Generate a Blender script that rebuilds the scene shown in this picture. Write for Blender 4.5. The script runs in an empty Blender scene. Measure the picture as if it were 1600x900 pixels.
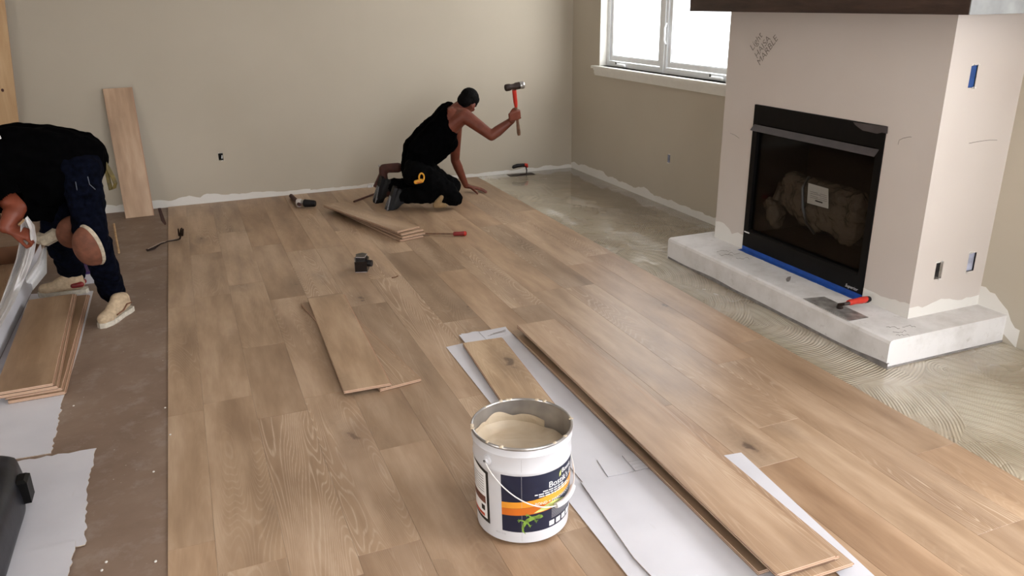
import bpy, bmesh, math, random
from mathutils import Vector, Matrix, Euler, noise, Quaternion
from math import sin, cos, pi, radians as R
random.seed(7)
S = bpy.context.scene; COL = S.collection

# ---------------------------------------------------------------- camera, world, lights, exposure
HC = 1.70                                   # height of the camera
FPX = 1236.88                               # focal length in pixels of a 1600 px wide frame
def cam_axes():
    a, b, c = R(21.938), R(20.025), R(.848)
    f = Vector((sin(a)*cos(b), cos(a)*cos(b), -sin(b))); r = Vector((cos(a), -sin(a), 0)); d = f.cross(r)
    return (cos(c)*r + sin(c)*d, -sin(c)*r + cos(c)*d, f)
RX, DN, FW = cam_axes()
cd = bpy.data.cameras.new('camera'); cam = bpy.data.objects.new('camera', cd); COL.objects.link(cam)
cd.sensor_width = 36; cd.lens = FPX/1600*36; cd.clip_start = .05
m = Matrix((RX, -DN, -FW)).transposed().to_4x4(); m.translation = (0, 0, HC); cam.matrix_world = m
S.camera = cam
w = bpy.data.worlds.new('sky'); S.world = w; w.use_nodes = True
bg = w.node_tree.nodes['Background']; bg.inputs[0].default_value = (.93, .96, 1, 1); bg.inputs[1].default_value = 4.0
def area(name, loc, rot, sx, sy, power, color=(1, 1, 1)):
    l = bpy.data.lights.new(name, 'AREA'); l.shape = 'RECTANGLE'; l.size = sx; l.size_y = sy; l.energy = power; l.color = color
    o = bpy.data.objects.new(name, l); COL.objects.link(o); o.location = loc; o.rotation_euler = rot
    return o
# daylight entering through wall openings: side window in view, patio door and side window behind the camera
area('window_daylight', (4.02, 5.95, 1.66), (0, R(90), 0), 1.1, 1.9, 25, (1, .99, .97))
area('patio_door_daylight', (1.6, -2.42, 1.15), (R(-90), 0, 0), 3.2, 2.1, 480, (.92, .945, 1))
area('side_window_daylight', (3.80, -.2, 1.6), (0, R(90), 0), 1.4, 2.2, 130, (.95, .955, 1))
area('added_left_fill', (-4.24, .3, 1.5), (0, R(-90), 0), 1.6, 2.4, 30, (1, .92, .84))  # added fill from the left to brighten the chimney front, no known window there
S.view_settings.view_transform = 'Standard'; S.view_settings.look = 'None'
S.view_settings.exposure = 0.42; S.view_settings.gamma = 1; S.view_settings.use_curve_mapping = False

def ray(x, y): return RX*((x-800)/FPX) + DN*((y-450)/FPX) + FW
def G(x, y, z=0.0): d = ray(x, y); return Vector((0, 0, HC)) + d*((z-HC)/d.z)
def PY(x, y, Y): d = ray(x, y); return Vector((0, 0, HC)) + d*(Y/d.y)
def PX(x, y, X): d = ray(x, y); return Vector((0, 0, HC)) + d*(X/d.x)

# ---------------------------------------------------------------- materials
MATS = {}
class N:
    def __init__(s, name):
        s.m = bpy.data.materials.new(name); s.m.use_nodes = True; s.t = s.m.node_tree
        s.b = s.t.nodes['Principled BSDF']; s.out = s.t.nodes['Material Output']; MATS[name] = s.m
    def n(s, typ, ins=None, **kw):
        nd = s.t.nodes.new('ShaderNode'+typ)
        for k, v in kw.items(): setattr(nd, k, v)
        for k, v in (ins or {}).items(): s.put(nd.inputs[k], v)
        return nd
    def put(s, sock, v):
        if isinstance(v, bpy.types.NodeSocket): s.t.links.new(v, sock)
        elif isinstance(v, bpy.types.Node): s.t.links.new(v.outputs[0], sock)
        elif isinstance(v, tuple) and len(v) == 3 and sock.type == 'RGBA': sock.default_value = (*v, 1)
        else: sock.default_value = v
    def math(s, op, a, b=0.0, c=0.0, clamp=False):
        nd = s.n('Math', {0: a, 1: b, 2: c}, operation=op); nd.use_clamp = clamp; return nd.outputs[0]
    def vm(s, op, a, b=None, sc=None):
        nd = s.n('VectorMath', {0: a}, operation=op)
        if b is not None: s.put(nd.inputs[1], b)
        if sc is not None: s.put(nd.inputs[3], sc)
        return nd
    def coord(s, which='Object'): return s.n('TexCoord').outputs[which]
    def map(s, v, scale=(1, 1, 1), loc=(0, 0, 0)): return s.n('Mapping', {'Vector': v, 'Scale': scale, 'Location': loc}).outputs[0]
    def noise(s, v, scale=5, detail=2, rough=.5, dist=0): return s.n('TexNoise', {'Vector': v, 'Scale': scale, 'Detail': detail, 'Roughness': rough, 'Distortion': dist}).outputs[0]
    def ramp(s, f, stops):
        nd = s.n('ValToRGB', {0: f}); e = nd.color_ramp.elements
        while len(e) < len(stops): e.new(.5)
        for k, (p, c) in zip(e, stops): k.position = p; k.color = (*c, 1) if len(c) == 3 else c
        return nd.outputs[0]
    def mix(s, f, a, b, mode='MIX'):
        nd = s.n('Mix', None, data_type='RGBA', blend_type=mode); s.put(nd.inputs[0], f); s.put(nd.inputs[6], a); s.put(nd.inputs[7], b); return nd.outputs[2]
    def bump(s, h, strength=.2, dist=.01): s.put(s.b.inputs['Normal'], s.n('Bump', {'Height': h, 'Strength': strength, 'Distance': dist}).outputs[0])
    def set(s, **kw):
        al = dict(color='Base Color', rough='Roughness', metal='Metallic', spec='Specular IOR Level', coat='Coat Weight', coatr='Coat Roughness', trans='Transmission Weight', alpha='Alpha', sheen='Sheen Weight')
        for k, v in kw.items(): s.put(s.b.inputs[al[k]], v)
        return s
def plain(name, color, rough=.6, metal=0, var=.08, scale=20, bump=0, spec=.5, **kw):
    q = N(name); v = q.coord()
    n = q.noise(v, scale, 3)
    c2 = tuple(max(0, min(1, c*(1-var*2))) for c in color); c1 = tuple(max(0, min(1, c*(1+var))) for c in color)
    q.set(color=q.ramp(n, [(.3, c2), (.7, c1)]), rough=rough, metal=metal, spec=spec, **kw)
    if bump: q.bump(n, bump, .004)
    return q.m

def oak():
    q = N('white_oiled_oak'); oi = q.n('ObjectInfo'); rnd = oi.outputs['Random']
    off = q.n('CombineXYZ', {0: q.math('MULTIPLY', rnd, 37.0), 1: q.math('MULTIPLY', rnd, 91.0), 2: 0.0}).outputs[0]
    v = q.vm('ADD', q.coord(), off).outputs[0]
    vs = q.map(v, (1, .16, .25))
    base = q.noise(vs, 7, 4, .6)
    c = q.ramp(base, [(.3, (.255, .16, .096)), (.5, (.40, .272, .173)), (.68, (.53, .385, .265))])
    # cathedral grain: contour lines of a stretched noise field
    f = q.noise(q.map(v, (1, .085, 1)), 5.0, 1.5, .5, .2)
    w1 = q.math('SINE', q.math('MULTIPLY', f, 470.0))
    fine = q.noise(q.map(v, (1, .03, 1)), 230, 2)
    lines = q.math('MULTIPLY', q.ramp(w1, [(.45, (0, 0, 0)), (.95, (1, 1, 1))]), q.ramp(fine, [(.35, (.25,)*3), (.6, (1,)*3)]))
    zone = q.noise(q.map(v, (1, .35, 1)), 2.2, 1)
    amt = q.math('MULTIPLY', q.ramp(zone, [(.42, (.12,)*3), (.62, (1,)*3)]), q.ramp(q.math('FRACT', q.math('MULTIPLY', rnd, 7.13)), [(.2, (.12,)*3), (.75, (.95,)*3)]))
    c = q.mix(q.math('MULTIPLY', lines, q.math('MULTIPLY', amt, .9)), c, (.66, .53, .405))
    c = q.mix(q.math('MULTIPLY', fine, .3), c, (.28, .17, .10))
    # knots and mineral smudges
    vo = q.n('TexVoronoi', {'Vector': q.vm('ADD', q.map(v, (1, .42, .01)), q.vm('SCALE', q.n('TexNoise', {'Vector': v, 'Scale': 16.0}).outputs[1], sc=.06).outputs[0]).outputs[0], 'Scale': 3.9, 'Randomness': 1.0})
    gate = q.math('GREATER_THAN', q.n('SeparateColor', {0: vo.outputs['Color']}).outputs[0], .40)
    size = q.math('MULTIPLY_ADD', q.n('SeparateColor', {0: vo.outputs['Color']}).outputs[1], .15, .06)
    halo = q.n('MapRange', {0: vo.outputs['Distance'], 1: 0.0, 2: q.math('MULTIPLY', size, 2.4), 3: .55, 4: 0.0}).outputs[0]; kn = q.n('MapRange', {0: vo.outputs['Distance'], 1: 0.0, 2: q.math('MULTIPLY', size, .55), 3: 1.3, 4: 0.0}).outputs[0]; kn = q.math('ADD', q.math('MAXIMUM', kn, 0.0), q.math('MAXIMUM', halo, 0.0))
    kn = q.math('MULTIPLY', q.math('MULTIPLY', kn, gate), q.math('MULTIPLY_ADD', q.noise(v, 60, 2), .9, .4), clamp=True)
    c = q.mix(q.math('MULTIPLY', kn, .9, clamp=True), c, (.085, .05, .032))
    sm = q.noise(q.map(v, (1, .4, 1)), 3.0, 3, .6)
    c = q.mix(q.ramp(sm, [(.54, (0,)*3), (.74, (.5,)*3)]), c, (.235, .145, .09))
    c = q.mix(1.0, c, oi.outputs['Color'], 'MULTIPLY')
    q.set(color=c, rough=q.math('MULTIPLY_ADD', base, .12, .34), spec=.5)
    q.bump(q.math('ADD', q.math('MULTIPLY', lines, amt), q.math('MULTIPLY', fine, .5)), .12, .002)
    return q.m
OAK = oak()
def ply():
    q = N('plywood_edge'); v = q.coord(); z = q.n('SeparateXYZ', {0: v}).outputs[2]
    wv = q.math('SINE', q.math('MULTIPLY_ADD', z, 2*pi/.0075, 3.6))
    n = q.noise(v, 90, 3)
    c = q.mix(q.ramp(wv, [(.35, (0,)*3), (.65, (1,)*3)]), (.40, .24, .155), (.66, .50, .37)); c = q.mix(q.math('MULTIPLY', n, .35), c, (.30, .15, .09))
    c = q.mix(q.ramp(z, [(.0, (1,)*3), (.0022, (0,)*3)]), c, (.07, .035, .02)); q.set(color=c, rough=.75); return q.m  # dark lower line paints the shaded gap between stacked planks
PLY = ply()
def wallmat(name, a, b):
    q = N(name); v = q.coord(); n = q.noise(v, 1.3, 3); f = q.noise(v, 160, 3)
    q.set(color=q.ramp(n, [(.3, a), (.7, b)]), rough=.85, spec=.25); q.bump(f, .12, .002); return q.m
WALL = wallmat('greige_wall_paint', (.47, .418, .335), (.50, .446, .36))
CHIM = wallmat('chimney_wall_paint', (.56, .50, .455), (.60, .545, .50))
MUD = wallmat('white_primer', (.70, .67, .62), (.78, .76, .72))
CEIL = wallmat('ceiling_white', (.75, .74, .71), (.78, .77, .74))
TRIM = plain('white_trim_paint', (.78, .76, .70), .45, var=.02)
VINYL = plain('white_vinyl', (.80, .82, .83), .35, var=.02)
def plaster():
    q = N('hearth_plaster'); v = q.coord(); n = q.noise(v, 5, 5, .65); n2 = q.noise(q.map(v, (1, 1, 1), (3, 5, 1)), 14, 4, .7)
    c = q.mix(q.ramp(n, [(.45, (0,)*3), (.75, (1,)*3)]), (.72, .70, .69), (.56, .535, .51))
    c = q.mix(q.ramp(n2, [(.62, (0,)*3), (.74, (.55,)*3)]), c, (.42, .39, .36)); q.set(color=c, rough=.8, spec=.3); q.bump(n2, .3, .006); return q.m
PLASTER = plaster()
def subfloor():
    q = N('dusty_subfloor'); v = q.coord(); n = q.noise(v, 2.2, 5, .65, .3); n2 = q.noise(v, 9, 4, .7); n3 = q.noise(v, 55, 2)
    c = q.ramp(n, [(.3, (.185, .122, .085)), (.55, (.235, .162, .117)), (.75, (.30, .222, .168))])
    c = q.mix(q.ramp(n2, [(.52, (0,)*3), (.70, (.30,)*3), (.8, (.65,)*3)]), c, (.40, .34, .31)); c = q.mix(q.ramp(n3, [(.74, (0,)*3), (.78, (.7,)*3)]), c, (.62, .58, .52))
    q.set(color=c, rough=.62); q.bump(n2, .15, .004); return q.m
SUB = subfloor()
def glue():
    q = N('combed_floor_adhesive'); v = q.coord(); sep = q.n('SeparateXYZ', {0: v})
    flat = q.n('CombineXYZ', {0: sep.outputs[0], 1: q.math('MULTIPLY', sep.outputs[1], .8), 2: 0.0}).outputs[0]
    wob = q.vm('SCALE', q.n('TexNoise', {'Vector': flat, 'Scale': 3.0}).outputs[1], sc=.06).outputs[0]
    fv = q.vm('ADD', flat, wob).outputs[0]
    vo = q.n('TexVoronoi', {'Vector': fv, 'Scale': 1.7, 'Randomness': .95})
    cen = q.vm('ADD', vo.outputs['Position'], q.vm('SCALE', q.vm('SUBTRACT', vo.outputs['Color'], (.8, .35, .5)).outputs[0], sc=.75).outputs[0]).outputs[0]
    dv = q.vm('SUBTRACT', fv, cen).outputs[0]; dv = q.vm('MULTIPLY', dv, (1, 1, 0)).outputs[0]
    d = q.vm('LENGTH', dv).outputs['Value']
    rid = q.math('SINE', q.math('MULTIPLY', d, 2*pi/.0135))
    rid = q.math('MULTIPLY_ADD', rid, .5, .5)
    msk = q.ramp(q.noise(flat, 4.5, 2), [(.36, (.12,)*3), (.5, (1,)*3)])
    blob = q.noise(flat, 110, 2); bm_ = q.ramp(q.noise(q.map(flat, (1, 1, 1), (7, 2, 0)), 2.3, 2), [(.52, (0,)*3), (.6, (1,)*3)])
    h = q.math('ADD', q.math('MULTIPLY', rid, msk), q.math('MULTIPLY', blob, q.math('MULTIPLY', bm_, 1.2)))
    tone = q.noise(flat, 1.6, 3, .6); h = q.math('ADD', h, q.math('MULTIPLY', q.noise(flat, 11, 2), 2.2))
    c = q.ramp(tone, [(.3, (.26, .20, .13)), (.46, (.40, .34, .25)), (.62, (.52, .46, .36))])
    c = q.mix(q.math('MULTIPLY', q.math('MULTIPLY', rid, msk), .35), c, (.58, .52, .40))
    st = q.math('MULTIPLY_ADD', q.math('SINE', q.math('MULTIPLY', d, 2*pi/.052)), .5, .5)
    c = q.mix(q.math('MULTIPLY', q.ramp(st, [(.45, (0,)*3), (.95, (1,)*3)]), .20), c, (.20, .14, .085))
    thin = q.math('MULTIPLY', q.n('MapRange', {0: sep.outputs[0], 1: 2.8, 2: 3.35, 3: 0.0, 4: 1.0}).outputs[0], q.n('MapRange', {0: sep.outputs[1], 1: 4.4, 2: 5.6, 3: 0.0, 4: 1.0}).outputs[0])
    thin = q.math('MULTIPLY', thin, q.ramp(q.noise(flat, 2.4, 3), [(.30, (.45,)*3), (.5, (1,)*3)])); c = q.mix(q.math('MULTIPLY', thin, .85), c, (.135, .085, .045))
    q.set(color=c, rough=q.ramp(tone, [(.35, (.30,)*3), (.6, (.16,)*3)]), spec=.6, coat=1.0, coatr=.05); q.bump(h, .7, .005); return q.m
GLUE = glue()
def card():
    q = N('white_cardboard'); v = q.coord(); n = q.noise(v, 3, 4); n2 = q.noise(q.map(v, (1, .2, 1)), 40, 2)
    c = q.ramp(n, [(.3, (.56, .55, .585)), (.7, (.65, .64, .675))]); c = q.mix(q.ramp(n2, [(.7, (0,)*3), (.8, (.25,)*3)]), c, (.5, .47, .46))
    q.set(color=c, rough=.55); q.bump(n, .2, .01); return q.m
CARD = card()
KRAFT = plain('brown_kraft_board', (.17, .075, .035), .8, var=.1, scale=6)
TORN = plain('torn_board_edge', (.52, .40, .30), .85, var=.25, scale=60)
def pine():
    q = N('raw_plywood_face'); v = q.coord(); n = q.noise(q.map(v, (1, 1, .12)), 9, 4, .6, .5)
    q.set(color=q.ramp(n, [(.3, (.46, .27, .13)), (.6, (.62, .42, .23)), (.8, (.70, .50, .30))]), rough=.7); return q.m
PINE = pine()
def mantelwood():
    q = N('dark_stained_beam'); v = q.coord(); n = q.noise(q.map(v, (1, .12, 1)), 22, 5, .7, .4)
    q.set(color=q.ramp(n, [(.3, (.018, .009, .006)), (.6, (.050, .027, .019)), (.8, (.085, .05, .037))]), rough=.5); q.bump(n, .5, .006); return q.m
BEAM = mantelwood()
BEAMEND = plain('beam_end_painted_reflection', (.30, .31, .31), .6, var=.15, scale=9)  # grey stands for window light reflected off the dark beam's end
BLACK = plain('black_painted_steel', (.003, .0026, .0026), .45, var=.2, spec=.18)
SOOT = plain('dark_firebox_lining', (.0035, .0025, .002), .95, var=.3, spec=.05)
STRIP = plain('dull_grey_metal_strip', (.075, .064, .066), .45, metal=.2, var=.12, scale=9)
BLUE = plain('blue_masking_tape', (.012, .075, .36), .5, var=.12)
BLUEBOX = plain('blue_plastic_box', (.02, .07, .25), .5, var=.1)
GREYBOX = plain('grey_plastic_box', (.42, .44, .55), .6, var=.2)
DARKHOLE = plain('dark_cavity', (.012, .011, .010), .9)
STEEL = plain('brushed_steel', (.50, .48, .46), .32, metal=.9, var=.15, scale=30)
BLADE = plain('smeared_trowel_steel', (.34, .32, .30), .4, metal=.25, var=.28, scale=18)
DKSTEEL = plain('dark_worn_steel', (.03, .016, .012), .5, metal=.3, var=.3)
CHIPPED = plain('bare_steel_edge', (.45, .36, .30), .4, metal=.6)
RED = plain('red_rubber', (.50, .025, .012), .42, var=.1)
DKRED = plain('dark_red_plastic', (.20, .012, .012), .4, var=.15)
RUBBER = plain('black_rubber', (.006, .005, .006), .5, var=.2, spec=.3)
WHITERUB = plain('white_rubber', (.66, .60, .56), .5, var=.06)
HANDLEWOOD = plain('worn_brown_handle_wood', (.17, .085, .045), .55, var=.25, scale=30)
BLOCKM = plain('black_scuffed_plastic', (.006, .003, .003), .28, var=.3, scale=50, bump=.3)
SILVER = plain('scuffed_bright_edge', (.45, .40, .40), .4, var=.1)
PAIL = plain('white_pail_enamel', (.60, .60, .625), .3, var=.015, scale=4)
PAILIN = plain('bare_pail_inside', (.42, .40, .38), .3, metal=.75, var=.3, scale=6)
def gluewet():
    q = N('wet_beige_adhesive'); v = q.coord(); n = q.noise(v, 9, 3, .5, 1.2)
    q.set(color=q.ramp(n, [(.3, (.50, .40, .28)), (.7, (.60, .50, .37))]), rough=.28, coat=.3); q.bump(n, .5, .012); return q.m
WET = gluewet()
NAVY = plain('navy_label_ink', (.008, .012, .035), .35, var=.05)
ORANGE = plain('orange_label_ink', (.83, .33, .03), .35, var=.1, scale=8)
RUST = plain('burnt_orange_label_ink', (.62, .15, .015), .35, var=.1, scale=8)
WHITEINK = plain('white_label_ink', (.82, .82, .82), .4, var=0)
GREYINK = plain('grey_print_ink', (.38, .37, .38), .5, var=0)
BLACKINK = plain('black_print_ink', (.01, .01, .01), .5, var=0)
PENCIL = plain('pencil_marks', (.22, .19, .165), .8, var=0)
BROWNINK = plain('brown_print_ink', (.16, .06, .04), .5, var=.3, scale=30)
REDINK = plain('red_print_ink', (.55, .08, .04), .5, var=.05)
GREEN = plain('green_lizard_ink', (.20, .34, .05), .4, var=.3, scale=60)
YELLOWG = plain('yellow_green_ink', (.55, .60, .20), .4, var=.2, scale=40)
TEE = plain('black_cotton', (.0012, .0012, .0014), 1.0, var=.2, spec=.02)
DENIM = plain('dark_navy_denim', (.0022, .0032, .0085), .95, var=.35, scale=40, bump=.2, spec=.05)
WORKPANT = plain('black_work_cloth', (.0018, .0018, .002), .95, var=.3, spec=.06)
STITCH = plain('pale_denim_stitching', (.10, .11, .14), .9)
def skinm(name, a, b):
    q = N(name); n = q.noise(q.coord(), 14, 3); q.set(color=q.ramp(n, [(.3, a), (.7, b)]), rough=.48, spec=.4); return q.m
SKIN = skinm('tanned_skin', (.115, .026, .013), (.165, .043, .023))
SKIN2 = skinm('ruddy_skin', (.14, .030, .012), (.20, .048, .023))
HAIR = plain('short_black_hair', (.003, .0024, .0022), .85, var=.3, scale=90, bump=.4, spec=.1)
LEATHER = plain('brown_suede_leather', (.18, .065, .035), .8, var=.15, scale=25)
DKLEATHER = plain('dark_red_brown_leather', (.065, .018, .012), .75, var=.2, scale=25)
FOAM = plain('cream_felt_padding', (.48, .41, .31), .9, var=.15, scale=40)
CANVAS = plain('tan_canvas_shoe', (.50, .38, .25), .85, var=.1, scale=60)
SUEDE = plain('brown_suede_stripe', (.17, .075, .04), .85)
SOLE = plain('off_white_rubber_sole', (.60, .55, .46), .6, var=.12, scale=40)
SNEAKER = plain('dark_sneaker_mesh', (.005, .005, .006), .7, var=.2)
SNEAKGREY = plain('grey_sneaker_sole', (.20, .20, .215), .6, var=.15, scale=50)
YELLOW = plain('yellow_plastic', (.75, .36, .03), .4, var=.1)
EYEW = plain('eye_white', (.7, .68, .65), .3, var=0)
LIP = plain('lip_skin', (.22, .06, .05), .5, var=.05)
CASE = plain('black_ribbed_case_plastic', (.012, .012, .016), .42, var=.35, scale=14, bump=.3)
OLIVE = plain('yellow_tape_strap', (.12, .085, .015), .6, var=.3, scale=30)
def sheet(name, col, tr=.35, rough=.3):
    q = N(name); n = q.noise(q.coord(), 10, 4, .6); q.set(color=q.ramp(n, [(.3, tuple(c*.85 for c in col)), (.7, col)]), rough=rough)
    mx = q.n('MixShader', {0: tr, 1: q.b.outputs[0], 2: q.n('BsdfTransparent').outputs[0]}); q.put(q.out.inputs[0], mx.outputs[0]); q.bump(q.math('ADD', n, q.math('MULTIPLY', q.noise(q.coord(), 38, 3, .6, .8), .6)), .9 if tr < .11 else .4, .02); return q.m
PLASTIC = sheet('thin_white_plastic_wrap', (.74, .73, .73), .12, .3)
BAG = sheet('dusty_clear_plastic_bag', (.125, .10, .075), .1, .10)
def glassm():
    q = N('window_glass'); mx = q.n('MixShader', {0: .025, 1: q.n('BsdfTransparent').outputs[0], 2: q.n('BsdfGlossy', {'Roughness': .02}).outputs[0]}); q.put(q.out.inputs[0], mx.outputs[0]); return q.m
GLASS = glassm()
TINT = N('smoked_fireplace_glass'); _m = TINT.n('MixShader', {0: .02, 1: TINT.n('BsdfTransparent', {'Color': (.75, .74, .72)}).outputs[0], 2: TINT.n('BsdfGlossy', {'Roughness': .05}).outputs[0]}); TINT.put(TINT.out.inputs[0], _m.outputs[0]); TINT = TINT.m

# ---------------------------------------------------------------- mesh helpers
class MB:
    def __init__(s): s.v = []; s.f = []; s.mi = []
    def add(s, vs, fs, mi=0):
        o = len(s.v); s.v += [Vector(p) for p in vs]; s.f += [tuple(i+o for i in f) for f in fs]; s.mi += (mi if isinstance(mi, list) else [mi]*len(fs)); return s
    def box(s, lo, hi, mi=0, ch=0, M=None):
        (x0, y0, z0), (x1, y1, z1) = lo, hi
        if ch:
            c = ch; vs = [(x0, y0, z0), (x1, y0, z0), (x1, y1, z0), (x0, y1, z0), (x0, y0, z1-c), (x1, y0, z1-c), (x1, y1, z1-c), (x0, y1, z1-c), (x0+c, y0+c, z1), (x1-c, y0+c, z1), (x1-c, y1-c, z1), (x0+c, y1-c, z1)]
            fs = [(3, 2, 1, 0), (0, 1, 5, 4), (1, 2, 6, 5), (2, 3, 7, 6), (3, 0, 4, 7), (4, 5, 9, 8), (5, 6, 10, 9), (6, 7, 11, 10), (7, 4, 8, 11), (8, 9, 10, 11)]
        else:
            vs = [(x0, y0, z0), (x1, y0, z0), (x1, y1, z0), (x0, y1, z0), (x0, y0, z1), (x1, y0, z1), (x1, y1, z1), (x0, y1, z1)]
            fs = [(3, 2, 1, 0), (4, 5, 6, 7), (0, 1, 5, 4), (1, 2, 6, 5), (2, 3, 7, 6), (3, 0, 4, 7)]
        if M is not None: vs = [M @ Vector(p) for p in vs]
        return s.add(vs, fs, mi)
    def prism(s, poly, z0, z1, mi=0, M=None):           # polygon in xy, extruded in z
        n = len(poly); vs = [(x, y, z0) for x, y in poly]+[(x, y, z1) for x, y in poly]
        if M is not None: vs = [M @ Vector(p) for p in vs]
        return s.add(vs, [tuple(range(n))[::-1], tuple(range(n, 2*n))]+[(i, (i+1) % n, n+(i+1) % n, n+i) for i in range(n)], mi)
    def tube(s, pts, r, seg=10, mi=0, caps=True, flat=1.0):
        pts = [Vector(p) for p in pts]; rs = r if isinstance(r, (list, tuple)) else [r]*len(pts)
        rings = []; up = None
        for i, p in enumerate(pts):
            t = (pts[min(i+1, len(pts)-1)]-pts[max(i-1, 0)]).normalized()
            if up is None: up = Vector((0, 0, 1)) if abs(t.z) < .9 else Vector((1, 0, 0))
            a = (up - t*up.dot(t)).normalized(); b = t.cross(a); up = a
            rings.append([p+(a*cos(2*pi*k/seg)*flat+b*sin(2*pi*k/seg))*rs[i] for k in range(seg)])
        vs = [p for rr in rings for p in rr]
        fs = [(i*seg+k, i*seg+(k+1) % seg, (i+1)*seg+(k+1) % seg, (i+1)*seg+k) for i in range(len(pts)-1) for k in range(seg)]
        if caps: fs += [tuple(range(seg))[::-1], tuple(range((len(pts)-1)*seg, len(pts)*seg))]
        return s.add(vs, fs, mi)
    def lathe(s, prof, seg=48, mi=0, c=(0, 0, 0), M=None):
        vs = [(c[0]+r*cos(2*pi*k/seg), c[1]+r*sin(2*pi*k/seg), c[2]+z) for r, z in prof for k in range(seg)]
        if M is not None: vs = [M @ Vector(p) for p in vs]
        return s.add(vs, [(i*seg+k, i*seg+(k+1) % seg, (i+1)*seg+(k+1) % seg, (i+1)*seg+k) for i in range(len(prof)-1) for k in range(seg)], mi)
    def ball(s, c, rad, rot=None, seg=16, rings=10, mi=0):
        rad = (rad,)*3 if not isinstance(rad, (tuple, list)) else rad
        M = (rot if rot is not None else Matrix.Identity(3)); c = Vector(c)
        vs = [c + M @ Vector((0, 0, rad[2]))]
        for i in range(1, rings):
            t = pi*i/rings
            vs += [c + M @ Vector((rad[0]*sin(t)*cos(2*pi*k/seg), rad[1]*sin(t)*sin(2*pi*k/seg), rad[2]*cos(t))) for k in range(seg)]
        vs.append(c + M @ Vector((0, 0, -rad[2]))); last = len(vs)-1
        fs = [(0, 1+k, 1+(k+1) % seg) for k in range(seg)]
        fs += [(1+i*seg+k, 1+(i+1)*seg+k, 1+(i+1)*seg+(k+1) % seg, 1+i*seg+(k+1) % seg) for i in range(rings-2) for k in range(seg)]
        fs += [(last, 1+(rings-2)*seg+(k+1) % seg, 1+(rings-2)*seg+k) for k in range(seg)]
        return s.add(vs, fs, mi)
    def cap(s, p0, r0, p1, r1, seg=14, mi=0):             # tapered capsule
        p0, p1 = Vector(p0), Vector(p1); d = (p1-p0); L = d.length
        if L < 1e-5: return s.ball(p0, max(r0, r1), mi=mi)
        t = d/L; a = t.orthogonal().normalized(); b = t.cross(a); prof = []
        for i in range(1, 5): th = pi/2*(1-i/4); prof.append((p0-t*r0*sin(th), r0*cos(th)))
        for i in range(0, 4): th = pi/2*(i/4); prof.append((p1+t*r1*sin(th), r1*cos(th)))
        vs = [p0-t*r0]+[c+(a*cos(2*pi*k/seg)+b*sin(2*pi*k/seg))*r for c, r in prof for k in range(seg)]+[p1+t*r1]; last = len(vs)-1; n = len(prof)
        fs = [(0, 1+(k+1) % seg, 1+k) for k in range(seg)]
        fs += [(1+i*seg+k, 1+i*seg+(k+1) % seg, 1+(i+1)*seg+(k+1) % seg, 1+(i+1)*seg+k) for i in range(n-1) for k in range(seg)]
        fs += [(last, 1+(n-1)*seg+k, 1+(n-1)*seg+(k+1) % seg) for k in range(seg)]
        return s.add(vs, fs, mi)
    def grid(s, fn, nu, nv, mi=0):
        vs = [fn(i/nu, j/nv) for i in range(nu+1) for j in range(nv+1)]
        return s.add(vs, [(i*(nv+1)+j, (i+1)*(nv+1)+j, (i+1)*(nv+1)+j+1, i*(nv+1)+j+1) for i in range(nu) for j in range(nv)], mi)
    def mesh(s, name, mats):
        me = bpy.data.meshes.new(name); me.from_pydata([tuple(v) for v in s.v], [], s.f); me.update()
        for mm in (mats if isinstance(mats, (list, tuple)) else [mats]): me.materials.append(mm)
        me.polygons.foreach_set('material_index', s.mi); return me
WM = {}
def put(name, me, parent=None, loc=None, rot=None):
    o = bpy.data.objects.new(name, me); COL.objects.link(o)
    if parent is not None: o.parent = parent
    if loc is not None: o.location = loc
    if rot is not None: o.rotation_euler = rot
    return o
def fixn(me):
    b = bmesh.new(); b.from_mesh(me); bmesh.ops.recalc_face_normals(b, faces=b.faces); b.to_mesh(me); b.free()
def build(name, mb, mats, parent=None, world=False, smooth=False, loc=None, rot=None, fix=True, origin=None):
    if world and parent is not None:
        Mi = WM[parent.name].inverted(); mb.v = [Mi @ p for p in mb.v]
    if origin is not None: mb.v = [p-Vector(origin) for p in mb.v]; loc = origin
    me = mb.mesh(name, mats)
    if fix: fixn(me)
    if smooth:
        me.polygons.foreach_set('use_smooth', [True]*len(me.polygons))
        if smooth != 'all': me.set_sharp_from_angle(angle=R(38))
    o = put(name, me, parent, loc, rot)
    WM[o.name] = (WM[parent.name] if parent is not None and parent.name in WM else Matrix.Identity(4)) @ Matrix.LocRotScale(Vector(loc or (0, 0, 0)), Euler(rot or (0, 0, 0)), None)
    return o
def tag(o, label=None, cat=None, group=None, kind=None):
    if label: o['label'] = label
    if cat: o['category'] = cat
    if group: o['group'] = group
    if kind: o['kind'] = kind
    return o
def thing(name, label, cat, loc=(0, 0, 0), rot=(0, 0, 0), group=None, kind=None):
    o = bpy.data.objects.new(name, None); COL.objects.link(o); o.empty_display_size = .05
    o.location = loc; o.rotation_euler = rot; WM[o.name] = Matrix.LocRotScale(Vector(loc), Euler(rot), None)
    return tag(o, label, cat, group, kind)
def struct(name, mb, mats, parent=None, **kw): return tag(build(name, mb, mats, parent, **kw), kind='structure')
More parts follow.
